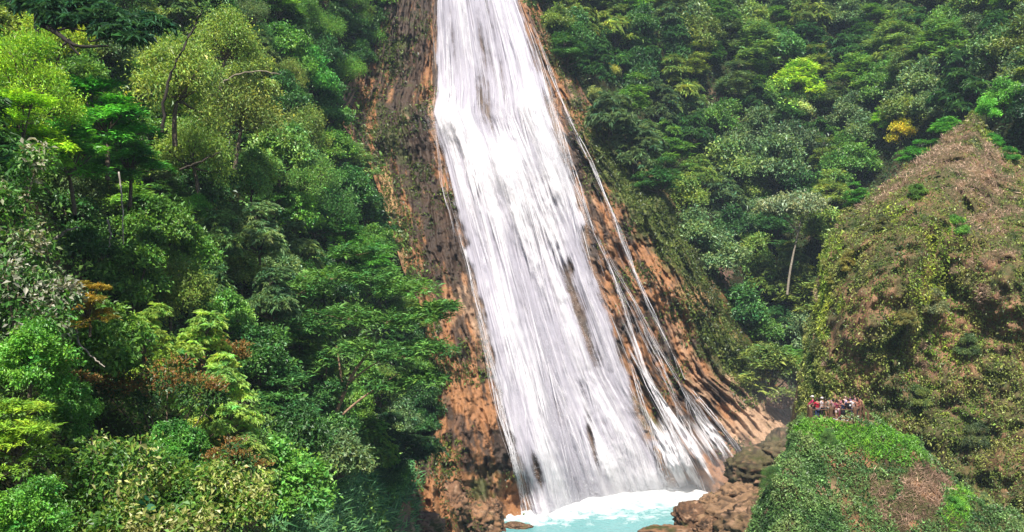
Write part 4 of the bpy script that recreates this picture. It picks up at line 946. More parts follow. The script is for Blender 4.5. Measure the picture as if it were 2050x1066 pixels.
def fill(n, x0, x1, y0, y1, inside, phrase, wid, kinds, tones, pre, space, r):
    got = 0
    for _ in range(n * 60):
        if got >= n: break
        px, py = r.uniform(x0, x1), r.uniform(y0, y1)
        if not inside(px, py): continue
        Y = float(D(np.array([px]), np.array([py]))[0]); w = r.uniform(*wid) * F / Y
        if any((px - a) ** 2 + ((py - b) * 1.25) ** 2 < (space * (w * .5 + c)) ** 2 for a, b, c in taken): continue
        k = kinds[int(r.integers(len(kinds)))]; tn = tones[int(r.integers(len(tones)))]; col = np.array(TN[tn][int(r.integers(2))]) * math.exp(r.normal(0, .15))
        nm = f'{tn} {KN[k]} tree {phrase(px, py)}'
        o = plant_tree(pre + k, px, py, w, tuple(col), nm, None, r.uniform(.85, 1.1), group='trees of the far right slope' if pre else 'trees of the left wood', r=r); GROUPED.setdefault(nm, []).append((w, o))
        taken.append((px, py, w * .5)); got += 1
    return got
rf = np.random.default_rng(21)
nl = fill(108, -60, 860, -60, 960, lambda x, y: x < B1(y) - 25 and not (x < 330 and y > 850) and not (x < 150 and 300 < y), phrase_left, (4.2, 7.5), ['broad', 'round', 'rosette', 'frond', 'fine'], ['dark', 'dark', 'mid green', 'grey green', 'olive', 'mid green'], '', .5, rf)
nr = fill(138, 1080, 2110, -60, 760, lambda x, y: x > B2(y) + 18 and y < np.interp(x, [1600, 1660, 1950, 2100], [760, 430, 200, 260]) , phrase_right, (7, 12), ['broad', 'round', 'frond', 'rosette'], ['dark', 'mid green', 'grey green', 'dark', 'grey green', 'olive'], 'far_', .48, rf)
for nm, l in GROUPED.items():
    if len(l) < 2: continue
    l.sort(key=lambda z: -z[0])
    words = {2: ['larger', 'smaller'], 3: ['largest', 'middle-sized', 'smallest']}.get(len(l)) or ['largest'] + ['medium'] * (len(l) - 2) + ['smallest']
    for w_, (_, o) in zip(words, l): o['label'] = w_ + ' ' + nm
print('trees', NTREE[0], nl, nr)

# ------------------------------------------------------------------ special plants of the near left
def spec_shrub(px, py, Y, lobes, cols, label, size_px, n_leaf, seed, kind='broad', cat='shrub', name='shrub', single=0, droop=.25):
    """shrub whose leaves carry several natural colours; SINGLE large leaves are separate parts"""
    r = np.random.default_rng(seed); U = Y / F
    base = P(px, py, Y); root = empty(name, Vector(base), label, cat)
    tips, outs, paths = [], [], []
    for i, (x, y, dy, rad) in enumerate(lobes):
        c = np.array([(x - px) * U, dy, -(y - py) * U]); R_ = rad * U
        d = unit(r.normal(size=(int(n_leaf * 3), 3))); d = d[d[:, 2] > -.5][:n_leaf]
        tips.append(c + d * R_ * r.uniform(.45, 1.08, (len(d), 1)) * (1 + .25 * vn(d * 3 + i, seed))[:, None]); outs.append(d)
        paths.append((bez(np.array([0, .3, -.3]), c * .5 + r.normal(0, .1, 3), c, 7), np.linspace(.05, .02, 7)))
        for j in range(7): paths.append((bez(c, c + d[j] * R_ * .5 + r.normal(0, .05, 3), c + d[j] * R_, 5), np.linspace(.018, .006, 5)))
    tips, outs = np.concatenate(tips), np.concatenate(outs); m = len(tips)
    wv, wf = tubes(paths, 5); link('stem', mesh('stem', wv, wf, M['bark'], None, None, True), root, None, (.16, .12, .08))
    d = unit(outs * .7 + r.normal(size=(m, 3)) * .7 + [0, 0, -.2]); nn = unit(outs * .5 + r.normal(size=(m, 3)) * .5 + [0, -.2, .7])
    L = size_px * U * np.exp(r.normal(0, .25, m)); W_ = L * r.uniform(.4, .6, m)
    cl = np.clip(fbm(tips * 1.6 + seed, 2, 961) * .9 + .5 + r.normal(0, .22, m), 0, .999) * (len(cols) - 1)
    k = cl.astype(int); cc = np.array(cols); c = lerp(cc[k], cc[k + 1], cl - k) * np.exp(r.normal(0, .2, m))[:, None]
    if single:
        front = np.argsort(tips[:, 1] - tips[:, 2] * .5 + r.normal(0, .4, m))[:single]
        lv, lf, _ = leaf_quads(np.zeros((1, 3)), np.array([[1., 0, 0]]), np.array([[0, 0, 1.]]), 1.0, .5, .2, .2)
        lm = mesh('leaf', lv, lf, M['leaf'], np.ones((len(lv), 3)))
        for j in front:
            o = link('leaf', lm, root, Vector(tips[j]), tuple(c[j])); x = Vector(d[j]); z = Vector(nn[j]); y = z.cross(x).normalized(); z = x.cross(y)
            o.rotation_euler = Matrix((x, y, z)).transposed().to_euler(); s_ = L[j] * 1.15; o.scale = (s_, s_, s_)
        keep = np.ones(m, bool); keep[front] = False
    else: keep = np.ones(m, bool)
    v, f, q = leaf_quads(tips[keep], d[keep], nn[keep], L[keep], W_[keep], .2, droop)
    o = link('foliage', mesh('foliage', v, f, M['leaf'], np.repeat(c[keep], q, 0)), root)
    return root
def rndlobes(n, x0, x1, y0, y1, r0, r1, dep, seed):
    r = np.random.default_rng(seed); return [(r.uniform(x0, x1), r.uniform(y0, y1), r.uniform(-dep, dep), r.uniform(r0, r1)) for _ in range(n)]
SPK = [(.04, .12, .018), (.065, .17, .022), (.10, .22, .03), (.15, .27, .035), (.28, .34, .06), (.46, .46, .18)]
spec_shrub(180, 1100, 22, rndlobes(10, 90, 260, 930, 1060, 40, 70, .6, 1), SPK, 'yellow speckled shrub with pale leaves at the bottom edge, left one of the pair', 10.5, 700, 71, single=130)
spec_shrub(380, 1100, 24, rndlobes(12, 260, 510, 920, 1060, 40, 75, .7, 2), SPK, 'yellow speckled shrub with pale leaves and rusty tips below the rust-flowered tree', 10, 700, 72, single=130)
spec_shrub(330, 1110, 19.5, rndlobes(6, 200, 460, 1040, 1110, 35, 60, .5, 3), [(.05, .14, .02), (.10, .22, .03), (.22, .27, .05), (.36, .34, .13)], 'lime and yellow shrub cut by the bottom edge of the picture', 13, 350, 73)
WHT = [(.035, .10, .02), (.06, .17, .03), (.09, .22, .035), (.26, .27, .19), (.36, .35, .28)]
spec_shrub(30, 700, 26, rndlobes(8, -40, 110, 530, 660, 40, 65, .8, 4), WHT, 'white-leaved vine thicket at the left edge beside the amber shrub', 11, 420, 74, single=60)
spec_shrub(0, 560, 28, rndlobes(9, -60, 80, 320, 530, 40, 65, .8, 5), [(.03, .09, .02), (.055, .16, .03), (.08, .23, .03), (.13, .25, .04), (.4, .38, .28)], 'tall bright green vine with a few white leaves at the left edge', 11, 420, 75, single=60)
RUST = [(.04, .09, .02), (.10, .12, .03), (.28, .10, .03), (.38, .13, .035)]
def rust_tree(px, py, Y, lobes, label, seed):
    o = spec_shrub(px, py, Y, lobes, [(.03, .085, .022), (.05, .13, .03), (.08, .17, .035), (.12, .18, .05)], label, 8, 380, seed, cat='tree', name='tree')
    r = np.random.default_rng(seed + 1); U = Y / F; T_, N_ = [], []
    for x, y, dy, rad in lobes:
        for _ in range(3):
            d = unit(r.normal(size=3) * [1, .8, .5] + [0, -.4, .9]); c = np.array([(x - px) * U, dy, -(y - py) * U]) + d * rad * U * 1.0
            q = r.normal(size=(130, 3)) * [.45, .4, .16] * rad * U * .9; T_.append(c + q); N_.append(unit(q + [0, 0, .4]))
    for t_, n_ in zip(T_, N_):
        m = len(t_); v, f, k = leaf_quads(t_, n_ + r.normal(size=(m, 3)) * .5, unit(r.normal(size=(m, 3)) + np.array([0, -.5, .8])), 7 * U * r.uniform(.5, 1.3, m), 3.2 * U)
        c = colmix(m, [(.16, .16, .045), (.25, .15, .04), (.30, .13, .035)], r.uniform(-.5, .5, m), .25, r)
        tag(link('flower_cluster', mesh('flower_cluster', v, f, M['leaf'], np.repeat(c, k, 0)), o), kind='stuff')
    return o
rust_tree(330, 930, 34, [(215,790,0,40),(270,775,.2,45),(330,775,.3,50),(390,795,.2,40),(300,800,-.4,40),(425,800,.3,25)], 'rust-orange flowered tree in the lower left before pale green crowns', 81)
rust_tree(130, 840, 29, [(120,750,0,26),(155,770,.2,24),(140,790,-.2,26)], 'small rust-orange flowered shrub left of the large rust-flowered tree', 82)
rust_tree(470, 1010, 31, [(470,915,0,30),(500,935,-.2,26),(440,930,.2,24)], 'rusty tipped low tree above the right speckled shrub', 83)
rust_tree(440, 760, 44, [(435,695,0,22),(470,710,.2,20)], 'small tree with one rusty tuft in front of the pale whorled tree', 84)
# big-leaved plant among the speckled shrubs
U_ = 20.5 / F; root = empty('big_leaved_plant', Vector(P(292, 1050, 20.5)), 'dark green plant with a few large flat leaves among the speckled shrubs', 'plant')
wv, wf = tubes([(np.array([[0, 0, -.3], [.02, 0, .1], [0, -.05, .42 + .1 * k]]) + [[0, 0, 0], [0, 0, 0], [.12 * (k - 1), 0, 0]], np.array([.015, .012, .008])) for k in range(3)], 5)
link('stem', mesh('stem', wv, wf, M['bark'], None, None, True), root, None, (.06, .12, .05))
a = np.linspace(0, 2 * np.pi, 13)[:-1]; lv = np.concatenate([[[0, 0, 0]], np.stack([np.cos(a) * .8 + .4, np.sin(a) * .6 * (1 - .25 * np.cos(a)), .12 * np.abs(np.sin(a)) - .05 * np.cos(a)], -1)])
lm = mesh('leaf', lv, np.array([[0, i + 1, (i + 1) % 12 + 1] for i in range(12)]), M['leaf'], np.ones((13, 3)))
for k, (x, z, s_, rz) in enumerate([(-.03, .5, .17, 2.4), (.10, .42, .13, .3), (-.14, .36, .12, 3.4), (.02, .62, .12, 1.4)]):
    o = link('leaf', lm, root, Vector((x, -.08, z)), (.03, .14, .06)); o.scale = (s_,) * 3; o.rotation_euler = (R(55), R(10), rz)
# reeds at the bottom, right of the shrubs
def reed_bed(x0, x1, y0, y1, n, seed, tones):
    r = np.random.default_rng(seed); px, py = r.uniform(x0, x1, n), r.uniform(y0, y1, n); p, nn = normals_at(hillp, px, py); U = p[:, 1] / F
    q = p + np.stack([0 * U, 0 * U, r.uniform(0, 1.3, n)], -1) * (fbm(p * .6, 2, 971) + .7).clip(.1)[:, None]
    v, f, k = leaf_quads(q, unit(r.normal(size=(n, 3)) * [1, .8, .4] + [0, -.3, .8]), unit(r.normal(size=(n, 3)) + [0, -.7, .5]), 26 * U * r.uniform(.5, 1.2, n), 3.4 * U, .1, .75, True)
    c = np.repeat(colmix(n, tones, r.uniform(-.5, .5, n), .25, r), k, 0)
    tag(link('reeds', mesh('reeds', v, f, M['leaf'], c)), kind='stuff')
reed_bed(545, 830, 940, 1120, 9000, 91, [(.04, .13, .045), (.09, .24, .08), (.17, .34, .13)])
reed_bed(590, 680, 860, 960, 1500, 92, [(.04, .12, .045), (.09, .21, .08)])
# pale hanging lianas and bare stems in the left wood
def liana(pts, Y, rad, label, col):
    p = np.array([P(x, y, Y) for x, y in pts]); t = np.linspace(0, len(p) - 1, 24); q = np.stack([np.interp(t, np.arange(len(p)), p[:, k]) for k in range(3)], -1)
    q[1:-1] = (q[:-2] + q[1:-1] * 2 + q[2:]) / 4; q[1:-1] += np.random.default_rng(int(pts[0][0])).normal(0, rad * .35, q[1:-1].shape)
    v, f = tubes([(q, np.linspace(rad, rad * .5, 24))], 6); o = link('liana', mesh('liana', v - q[0], f, M['bark'], None, None, True), None, Vector(q[0]), col); tag(o, label, 'liana')
liana([(238,345),(243,390),(246,430),(247,490)], 46, .05, 'pale hanging liana below the emerald trees', (.4, .36, .3))
liana([(215,440),(222,470),(218,495)], 46, .06, 'short pale bent stem left of the hanging liana', (.3, .27, .22))
liana([(110,480),(135,462),(160,455)], 40, .07, 'pale bare bough in the dark gap right of the white-leaved vine', (.26, .23, .19))
liana([(150,650),(158,690),(185,715),(210,735)], 30, .04, 'grey bare stem under the amber shrub', (.3, .27, .22))
liana([(430,175),(470,150),(520,142),(560,150)], 70, .08, 'pale arching bough at the top of the olive trees', (.2, .17, .12))
liana([(325,265),(328,200),(345,140),(380,70),(405,20)], 56, .11, 'thin dark leaning trunk among the sparse olive trees', (.035, .028, .022))
liana([(360,340),(400,325),(440,305)], 60, .08, 'dark leaning bough below the olive trees', (.05, .04, .03))

# ------------------------------------------------------------------ lookout railing
PLAT = lambda px, Y: Vector(((px - CX) / F * Y, Y, PLZ - .02))
rail = empty('railing', PLAT(1664, 67.75), 'rough brown timber railing with thick posts round the lookout', 'railing')
def log(name, a, b, r0, r1, parent, seed, mat='wood', sides=9):
    r = np.random.default_rng(seed); a, b = np.array(a, float), np.array(b, float); t = np.linspace(0, 1, 9)[:, None]; q = a + (b - a) * t; q[1:-1] += r.normal(0, .012, (7, 3))
    rad = np.linspace(r0, r1, 9) * (1 + r.normal(0, .05, 9)); rad = np.r_[rad[0] * .3, rad, rad[-1] * .75, .004]; q = np.concatenate([q[:1], q, q[-1:] + (b - a) * .012, q[-1:] + (b - a) * .016])
    v, f = tubes([(q, rad)], sides); return link(name, mesh(name, v, f, M[mat], None, None, True), parent)
ro_ = np.array(rail.location)
posts = [(1623, 67.8, 1.16, .14), (1664, 67.7, 1.22, .15), (1711, 67.7, 1.2, .15), (1722, 68.6, 1.15, .09), (1729, 69.5, 1.1, .09), (1618, 69.6, 1.05, .09)]
pp = [np.array(PLAT(x, y)) - ro_ for x, y, h, r_ in posts]
for i, (x, y, h, r_) in enumerate(posts): log('post', pp[i] + [0, 0, -.35], pp[i] + [0, 0, h], r_, r_ * .92, rail, 300 + i)
for i, (a, b) in enumerate([(0, 1), (1, 2), (2, 3), (3, 4), (0, 5)]):
    for j, z in enumerate((.48, .98)): log('rail', pp[a] + [0, 0, z], pp[b] + [0, 0, z + .02], .035, .03, rail, 320 + i * 2 + j)
st = empty('stair_rail', PLAT(1735, 69.2), 'dark sloping handrail going down at the right end of the lookout', 'handrail')
so = np.array(st.location)
q0, q1 = np.array(PLAT(1727, 69.0)) - so, np.array(PLAT(1749, 69.0)) - so
log('rail', q0 + [0, 0, 1.05], q1 + [0, 0, .05], .045, .04, st, 341); log('rail', q0 + [0, 0, .55], q1 + [0, 0, -.4], .035, .03, st, 342)
log('post', (q0 + q1) / 2 + [0, 0, -1.0], (q0 + q1) / 2 + [0, 0, .6], .09, .08, st, 343); log('post', q1 + [0, 0, -1.6], q1 + [0, 0, .15], .09, .08, st, 344)

# ------------------------------------------------------------------ people
DG = bpy.context.evaluated_depsgraph_get
def skin_mesh(verts, edges, radii, sub=1, extra=None, voxel=None):
    me = bpy.data.meshes.new('figure'); me.from_pydata([tuple(v) for v in verts], edges, []); o = bpy.data.objects.new('figure', me); COL.objects.link(o)
    o.modifiers.new('skin', 'SKIN')
    if not me.skin_vertices: raise RuntimeError('no skin layer')
    for i, r_ in enumerate(radii):
        sv = me.skin_vertices[0].data[i]; sv.radius = r_ if isinstance(r_, tuple) else (r_, r_); sv.use_root = (i == 0)
    m_ = o.modifiers.new('sub', 'SUBSURF'); m_.levels = sub; m_.render_levels = sub
    bpy.context.view_layer.update(); out = bpy.data.meshes.new_from_object(o.evaluated_get(DG())); bpy.data.objects.remove(o)
    if extra is not None or voxel:
        v = np.empty(len(out.vertices) * 3, np.float32); out.vertices.foreach_get('co', v); fs = [list(p.vertices) for p in out.polygons]; vs = [tuple(x) for x in v.reshape(-1, 3)]
        for ev, ef in (extra or []):
            k = len(vs); vs += [tuple(x) for x in ev]; fs += [[i + k for i in f] for f in ef]
        m2 = bpy.data.meshes.new('figure'); m2.from_pydata(vs, [], fs); o = bpy.data.objects.new('figure', m2); COL.objects.link(o)
        rm = o.modifiers.new('rm', 'REMESH'); rm.mode = 'VOXEL'; rm.voxel_size = voxel
        bpy.context.view_layer.update(); out = bpy.data.meshes.new_from_object(o.evaluated_get(DG())); bpy.data.objects.remove(o)
    out.polygons.foreach_set('use_smooth', [True] * len(out.polygons)); return out
def ball(c, r_, n=12, m=8, cut=None):
    th = np.linspace(0, np.pi, m + 1); ph = np.linspace(0, 2 * np.pi, n, endpoint=False)
    v = np.array([[math.sin(t) * math.cos(p), math.sin(t) * math.sin(p), math.cos(t)] for t in th for p in ph]) * np.array(r_) + np.array(c)
    f = [[i * n + j, i * n + (j + 1) % n, (i + 1) * n + (j + 1) % n, (i + 1) * n + j] for i in range(m) for j in range(n)]
    return v, f
ARMS = {  # elbow, wrist for the left (-x) and right (+x) arm; figure faces +y
 'down': ((-.24, .0, 1.13), (-.25, .06, .88), (.24, .0, 1.13), (.25, .06, .88)),
 'rail': ((-.25, .06, 1.14), (-.16, .30, 1.05), (.25, .06, 1.14), (.16, .30, 1.05)),
 'phone': ((-.22, .14, 1.22), (-.07, .32, 1.47), (.24, .02, 1.14), (.12, .24, 1.05)),
 'both': ((-.22, .18, 1.25), (-.07, .34, 1.50), (.22, .18, 1.25), (.07, .34, 1.50)),
 'hip': ((-.33, -.03, 1.16), (-.19, .05, .99), (.24, .0, 1.13), (.25, .06, .88)),
 'wave': ((-.24, .0, 1.13), (-.25, .06, .88), (.30, .05, 1.42), (.33, .08, 1.66)),
}
def figure(pose, stance, fem):
    sw = .165 if fem else .185; el, wl, er, wr = [np.array(a) for a in ARMS[pose]]
    V = [(0, 0, .93), (0, .0, 1.10), (0, .0, 1.28), (0, -.01, 1.40), (0, 0, 1.50), (0, .015, 1.56)]; Rr = [(.145, .10), (.125 if fem else .14, .095), (.15, .105), (.10, .08), (.055, .055), (.055, .06)]; E = [(0, 1), (1, 2), (2, 3), (3, 4), (4, 5)]
    def add(pt, r_, par): V.append(tuple(pt)); Rr.append(r_); E.append((par, len(V) - 1)); return len(V) - 1
    for sg, e_, w_ in ((-1, el, wl), (1, er, wr)):
        s0 = add((sg * sw, 0, 1.405), .062, 3); e1 = add(e_, .043, s0); w1 = add(w_, .028, e1)
        d = unit(w_ - e_); side = unit(np.cross(d, [0, 0, 1.]) + 1e-3); pl = add(w_ + d * .06, (.032, .022), w1)
        for k, (o_, ln) in enumerate(((-.028, .075), (-.01, .09), (.01, .085), (.028, .065))):
            f1 = add(w_ + d * .10 + side * o_, .011, pl); add(w_ + d * (.10 + ln * .8) + side * o_ * 1.1 - np.array([0, 0, .02]), .009, f1)
        t1 = add(w_ + d * .05 + side * .045 * -sg, .012, w1); add(w_ + d * .085 + side * .06 * -sg, .010, t1)
    legs = []
    for sg in (-1, 1):
        y0 = stance * sg
        h = add((sg * .09, 0, .87), .092, 0); k = add((sg * .10, .03 + y0 * .5, .49), .058, h); a_ = add((sg * .11, -.02 + y0, .09), .038, k); t_ = add((sg * .125, .13 + y0, .035), .035, a_); legs.append((h, k, a_))
    head = [ball((0, .03, 1.645), (.078, .098, .118)), ball((0, .125, 1.635), (.014, .022, .022), 8, 5), ball((0, .085, 1.575), (.045, .04, .035), 8, 5), ball((-.08, .02, 1.64), (.012, .024, .032), 8, 5), ball((.08, .02, 1.64), (.012, .024, .032), 8, 5)]
    body = skin_mesh(V, E, Rr, 1, head, .021)
    # clothes: looser shells over the same joints
    def shell(idx, edges, grow):
        mp = {j: i for i, j in enumerate(idx)}; return skin_mesh([V[j] for j in idx], [(mp[a], mp[b]) for a, b in edges], [tuple(np.array(Rr[j] if isinstance(Rr[j], tuple) else (Rr[j],) * 2) + grow) for j in idx], 1)
    nA = 13   # vertices per arm
    s1, s2 = 6, 6 + nA
    mid = lambda a, b, t: tuple(np.array(a) * (1 - t) + np.array(b) * t)
    Vs = [V[0], V[1], V[2], (0, -.01, 1.40), V[s1], mid(V[s1], V[s1 + 1], .75), V[s2], mid(V[s2], V[s2 + 1], .75)]
    Rs = [(.165, .12), (.145 if fem else .16, .115), (.17, .122), (.115, .09), (.078,) * 2, (.062,) * 2, (.078,) * 2, (.062,) * 2]
    shirt = skin_mesh(Vs, [(0, 1), (1, 2), (2, 3), (3, 4), (4, 5), (3, 6), (6, 7)], Rs, 1)
    (h1, k1, a1), (h2, k2, a2) = legs
    tr = shell([0, h1, k1, a1, h2, k2, a2], [(0, h1), (h1, k1), (k1, a1), (0, h2), (h2, k2), (k2, a2)], .018)
    Vk = [V[0], V[h1], mid(V[h1], V[k1], .85), V[h2], mid(V[h2], V[k2], .85)]
    sh = skin_mesh(Vk, [(0, 1), (1, 2), (0, 3), (3, 4)], [(.165, .12), (.115,) * 2, (.092,) * 2, (.115,) * 2, (.092,) * 2], 1)
    shoes = []
    for (h, k, a_) in legs:
        c = np.array(V[a_]) + [0, .06, -.045]; v, f = ball(c, (.05, .135, .05), 10, 6); v[:, 2] = np.maximum(v[:, 2], 0.0); shoes.append((v, f))
    return dict(body=body, shirt=shirt, trousers=tr, shorts=sh, shoes=shoes)
def bmesh_from(vf): return mesh('piece', vf[0], np.array(vf[1]), M['cloth'], None, None, True)
# hair, cap, skirt, pack pieces
def lathe(prof, n=16, sy=1.0, c=(0, 0, 0)):
    a = np.linspace(0, 2 * np.pi, n, endpoint=False); v = np.array([[r_ * math.cos(t) + c[0], r_ * sy * math.sin(t) + c[1], z + c[2]] for r_, z in prof for t in a]); return v, grid_wrap(len(prof), n)
def grid_wrap(m, n): return [[i * n + j, i * n + (j + 1) % n, (i + 1) * n + (j + 1) % n, (i + 1) * n + j] for i in range(m - 1) for j in range(n)]
def hair_piece(long_):
    v, f = ball((0, .018, 1.655), (.088, .108, .125), 16, 12); k = v.copy()
    face = (v[:, 1] > .045) & (v[:, 2] < 1.70); v[face, 1] = np.minimum(v[face, 1], .03); lo = v[:, 2] < (1.46 if long_ else 1.60)
    if long_:
        b = (v[:, 2] < 1.64) & (v[:, 1] < .03); v[b, 2] -= (1.64 - v[b, 2]) * 2.2; v[b, 1] -= .02
    else: v[v[:, 2] < 1.59, 2] = 1.59
    return bmesh_from((v, f))
HAIR = {False: hair_piece(False), True: hair_piece(True)}
cv_, cf_ = lathe([(.093, 1.68), (.096, 1.72), (.085, 1.765), (.05, 1.785), (.002, 1.79)], 16, 1.2, (0, .015, 0)); bv, bf = ball((0, .14, 1.69), (.075, .085, .010), 12, 6)
CAP = bmesh_from((np.concatenate([cv_, bv]), cf_ + [[i + len(cv_) for i in f] for f in bf]))
SKIRT = bmesh_from(lathe([(.13, 1.02), (.165, .95), (.19, .8), (.225, .55), (.22, .545), (.15, .8)], 18, .8))
pk, pf = ball((0, -.19, 1.23), (.15, .09, .21), 14, 10); pk = np.sign(pk - [0, -.19, 1.23]) * np.abs((pk - [0, -.19, 1.23]) / [.15, .09, .21]) ** .6 * [.15, .09, .21] + [0, -.19, 1.23]; PACK = bmesh_from((pk, pf))
pk2, pf2 = ball((.02, -.285, 1.25), (.06, .02, .075), 10, 6); PATCH = bmesh_from((pk2, pf2))
ph_v, ph_f = ball((0, .42, 1.56), (.04, .008, .075), 8, 6); PHONE = bmesh_from((ph_v, ph_f))
EYES = bmesh_from((np.concatenate([ball((s_, .118, 1.66), (.011, .008, .009), 8, 5)[0] for s_ in (-.03, .03)]), ball((0, 0, 0), (1, 1, 1), 8, 5)[1] + [[i + 48 for i in f] for f in ball((0, 0, 0), (1, 1, 1), 8, 5)[1]]))
FIGS = {}
def person(px, Y, face, pose, stance, fem, h, shirt, bottom, bcol, hair, label, cap=None, pack=None, patch=None, skin=(.27, .14, .09), shoe=(.5, .5, .5), longhair=False):
    key = (pose, stance, fem)
    if key not in FIGS:
        fg = figure(*key)
        for k in ('shirt', 'trousers', 'shorts'): fg[k].materials.clear(); fg[k].materials.append(M['cloth'])
        fg['body'].materials.clear(); fg['body'].materials.append(M['skin']); fg['shoe_m'] = [bmesh_from(x) for x in fg['shoes']]; FIGS[key] = fg
    fg = FIGS[key]; p = PLAT(px, Y); p.z = PLZ + .01
    root = empty('person', p, label, 'person', 'people on the lookout'); root.rotation_euler.z = R(face); s_ = h / 1.76; root.scale = (s_, s_, s_)
    link('body', fg['body'], root, None, skin); link('shirt', fg['shirt'], root, None, shirt); link('eyes', EYES, root, None, (.02, .015, .012))
    if bottom == 'skirt': link('skirt', SKIRT, root, None, bcol)
    else: link(bottom, fg[bottom], root, None, bcol)
    for m_ in fg['shoe_m']: link('shoe', m_, root, None, shoe)
    link('hair', HAIR[longhair], root, None, hair)
    if cap: link('cap', CAP, root, None, cap)
    if pack:
        b_ = link('backpack', PACK, root, None, pack)
        if patch: link('patch', PATCH, b_, None, patch)
    if pose in ('phone', 'both'):
        o = link('phone', PHONE, None, None, (.02, .02, .025)); o.location = p; o.rotation_euler.z = R(face); o.scale = (s_,) * 3
        tag(o, 'dark phone held up by the ' + ' '.join(label.split()[1:6]), 'phone')
BLK, BRN = (.012, .01, .009), (.05, .025, .015)
WHT_, RED, MAG, NAVY, PINK_ = (.5, .48, .48), (.34, .012, .035), (.28, .02, .07), (.01, .015, .04), (.34, .12, .14)
person(1627, 69.7, 70, 'rail', .05, False, 1.74, MAG, 'trousers', (.02, .02, .025), BLK, 'person in a magenta shirt and white cap at the left end of the lookout', cap=WHT_)
person(1636, 68.45, 8, 'rail', .04, False, 1.76, RED, 'trousers', (.02, .035, .09), BRN, 'person in a red t-shirt and blue jeans seen from behind at the left rail', shoe=(.6, .6, .6))
person(1646, 69.3, 30, 'down', .06, False, 1.68, (.4, .34, .34), 'trousers', (.012, .012, .014), BLK, 'person in a pale striped-looking shirt, white cap and black trousers right of the red shirt', cap=(.65, .55, .52))
person(1654, 70.2, 60, 'down', .03, True, 1.45, (.22, .18, .14), 'shorts', (.1, .1, .09), BLK, 'small person with dark hair and a beige top behind the left rail', longhair=True)
person(1660, 70.1, -30, 'hip', .05, False, 1.55, (.28, .26, .21), 'shorts', (.2, .18, .15), BLK, 'person in a cream top just left of the middle post')
person(1668, 69.0, 20, 'phone', .03, True, 1.66, (.26, .15, .16), 'trousers', (.10, .05, .05), BLK, 'person in a dusty pink top behind the middle post', longhair=True)
person(1675, 68.8, 35, 'hip', .05, True, 1.62, (.20, .03, .06), 'shorts', (.55, .42, .43), BLK, 'person in a dark red top and pinkish white shorts right of the middle post', longhair=True)
person(1681, 69.5, -150, 'wave', .04, False, 1.72, PINK_, 'trousers', (.14, .03, .05), BLK, 'person in a pink shirt and maroon trousers with one arm raised')
person(1688, 68.5, 15, 'down', .04, True, 1.60, (.02, .025, .06), 'skirt', (.008, .009, .012), BLK, 'person in a navy top and black skirt at the middle of the rail', longhair=True)
person(1698, 68.3, 5, 'rail', .05, False, 1.75, (.018, .022, .05), 'shorts', (.02, .022, .02), BRN, 'person with a black backpack bearing a white patch at the rail', pack=(.01, .011, .015), patch=(.65, .65, .62))
person(1692, 69.9, 175, 'down', .03, True, 1.74, (.40, .30, .42), 'trousers', (.06, .05, .08), BLK, 'person in a lilac top facing the camera behind the navy skirt', longhair=True, skin=(.5, .32, .25))
person(1703, 69.9, 100, 'both', .05, True, 1.70, (.10, .05, .12), 'trousers', (.03, .03, .04), BLK, 'person in a dark purple top photographing behind the backpack', longhair=True)
person(1708, 69.1, -20, 'hip', .06, False, 1.72, (.5, .45, .46), 'trousers', (.05, .05, .07), BLK, 'person in a white shirt left of the right thick post')
person(1712, 70.2, 80, 'down', .02, False, 1.74, (.22, .12, .14), 'trousers', (.04, .035, .03), BLK, 'dark-haired person in a plum shirt behind the white shirt')
person(1716, 69.3, 40, 'rail', .05, True, 1.60, (.34, .08, .07), 'trousers', (.04, .03, .03), BLK, 'person in a coral red top just right of the right thick post', longhair=True)
person(1722, 69.9, -60, 'down', .05, False, 1.66, (.28, .06, .055), 'shorts', (.09, .06, .05), BLK, 'person in a brick red shirt at the right end of the lookout')

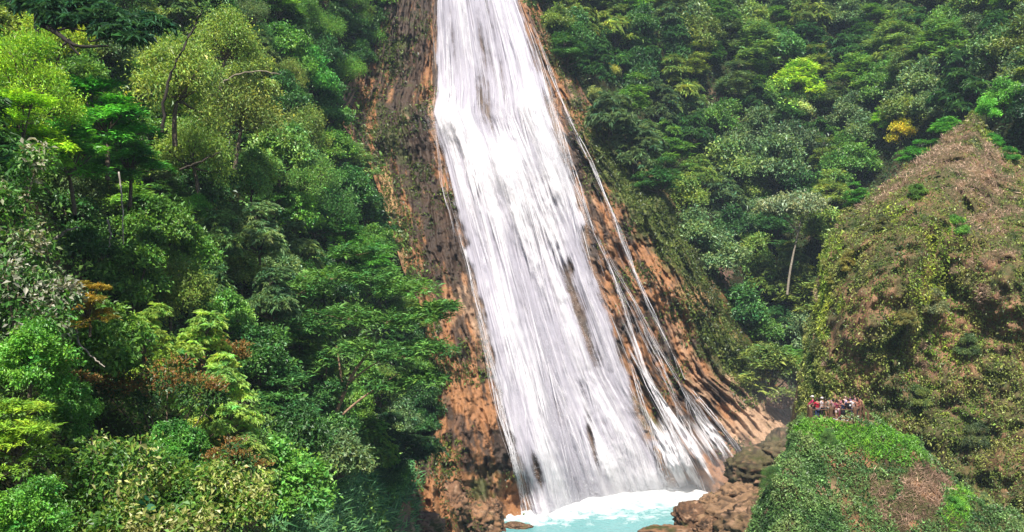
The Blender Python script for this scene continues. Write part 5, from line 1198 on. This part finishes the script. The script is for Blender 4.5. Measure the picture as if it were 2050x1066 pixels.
# ------------------------------------------------------------------ spray and air
def fog_material(name, dens, col, noise=None):
    m, t, out, N, L = nodes(name); v = N('VolumePrincipled'); v.inputs['Color'].default_value = (*col, 1); v.inputs['Density'].default_value = dens; v.inputs['Anisotropy'].default_value = .1
    if noise:
        tc = N('TexCoord'); ln = N('VectorMath', operation='LENGTH'); L(tc.outputs['Object'], ln.inputs[0])
        fall_ = N('MapRange'); fall_.interpolation_type = 'SMOOTHSTEP'; fall_.inputs['From Min'].default_value = 1.0; fall_.inputs['From Max'].default_value = .15; L(ln.outputs['Value'], fall_.inputs['Value'])
        nz = N('TexNoise'); nz.inputs['Scale'].default_value = noise; nz.inputs['Detail'].default_value = 3; L(tc.outputs['Object'], nz.inputs['Vector'])
        mr = N('MapRange'); mr.inputs['From Min'].default_value = .38; mr.inputs['From Max'].default_value = .68; L(nz.outputs['Fac'], mr.inputs['Value'])
        a = N('Math', operation='MULTIPLY'); L(fall_.outputs['Result'], a.inputs[0]); L(mr.outputs['Result'], a.inputs[1]); b = N('Math', operation='MULTIPLY'); L(a.outputs[0], b.inputs[0]); b.inputs[1].default_value = dens; L(b.outputs[0], v.inputs['Density'])
    L(v.outputs[0], out.inputs['Volume']); return m
def mist(px, py, Y, size, dens, noise=1.6, rot=0):
    v, f = ball((0, 0, 0), (1, 1, 1), 20, 14); o = link('mist', mesh('mist', v, np.array(f)[:, ::-1], fog_material('mist', dens, (.93, .93, .96), noise)), None, Vector(P(px, py, Y)))
    o.scale = size; o.rotation_euler = (0, R(rot), 0); tag(o, kind='stuff'); return o
mist(1010, 345, 126.5, (7, 3, 9), .16, 1.8, -30)
mist(1090, 300, 127.5, (5, 2.5, 10), .14, 2.0, -20)
mist(905, 250, 132, (4.5, 2, 4.5), .2, 1.6, -20)
mist(1270, 985, 112, (10, 4, 4.5), .16, 1.8)
mist(1430, 955, 112.5, (9, 3.5, 6), .09, 1.5)
mist(1120, 1015, 107.5, (7, 3, 3.2), .14, 1.8)
mist(1550, 870, 108, (10, 5, 11), .03, 1.2)
v, f = ball((0, 0, 0), (1, 1, 1), 4, 2)
bx = np.array([[x, y, z] for x in (-1, 1) for y in (-1, 1) for z in (-1, 1)], float) * [1540, 1540, 106] + [0, 60, 92.5]
bf = np.array([[0, 1, 3, 2], [4, 6, 7, 5], [0, 4, 5, 1], [2, 3, 7, 6], [0, 2, 6, 4], [1, 5, 7, 3]])
tag(link('haze', mesh('haze', bx, bf, fog_material('haze', .00022, (.62, .77, 1.0)))), kind='stuff')
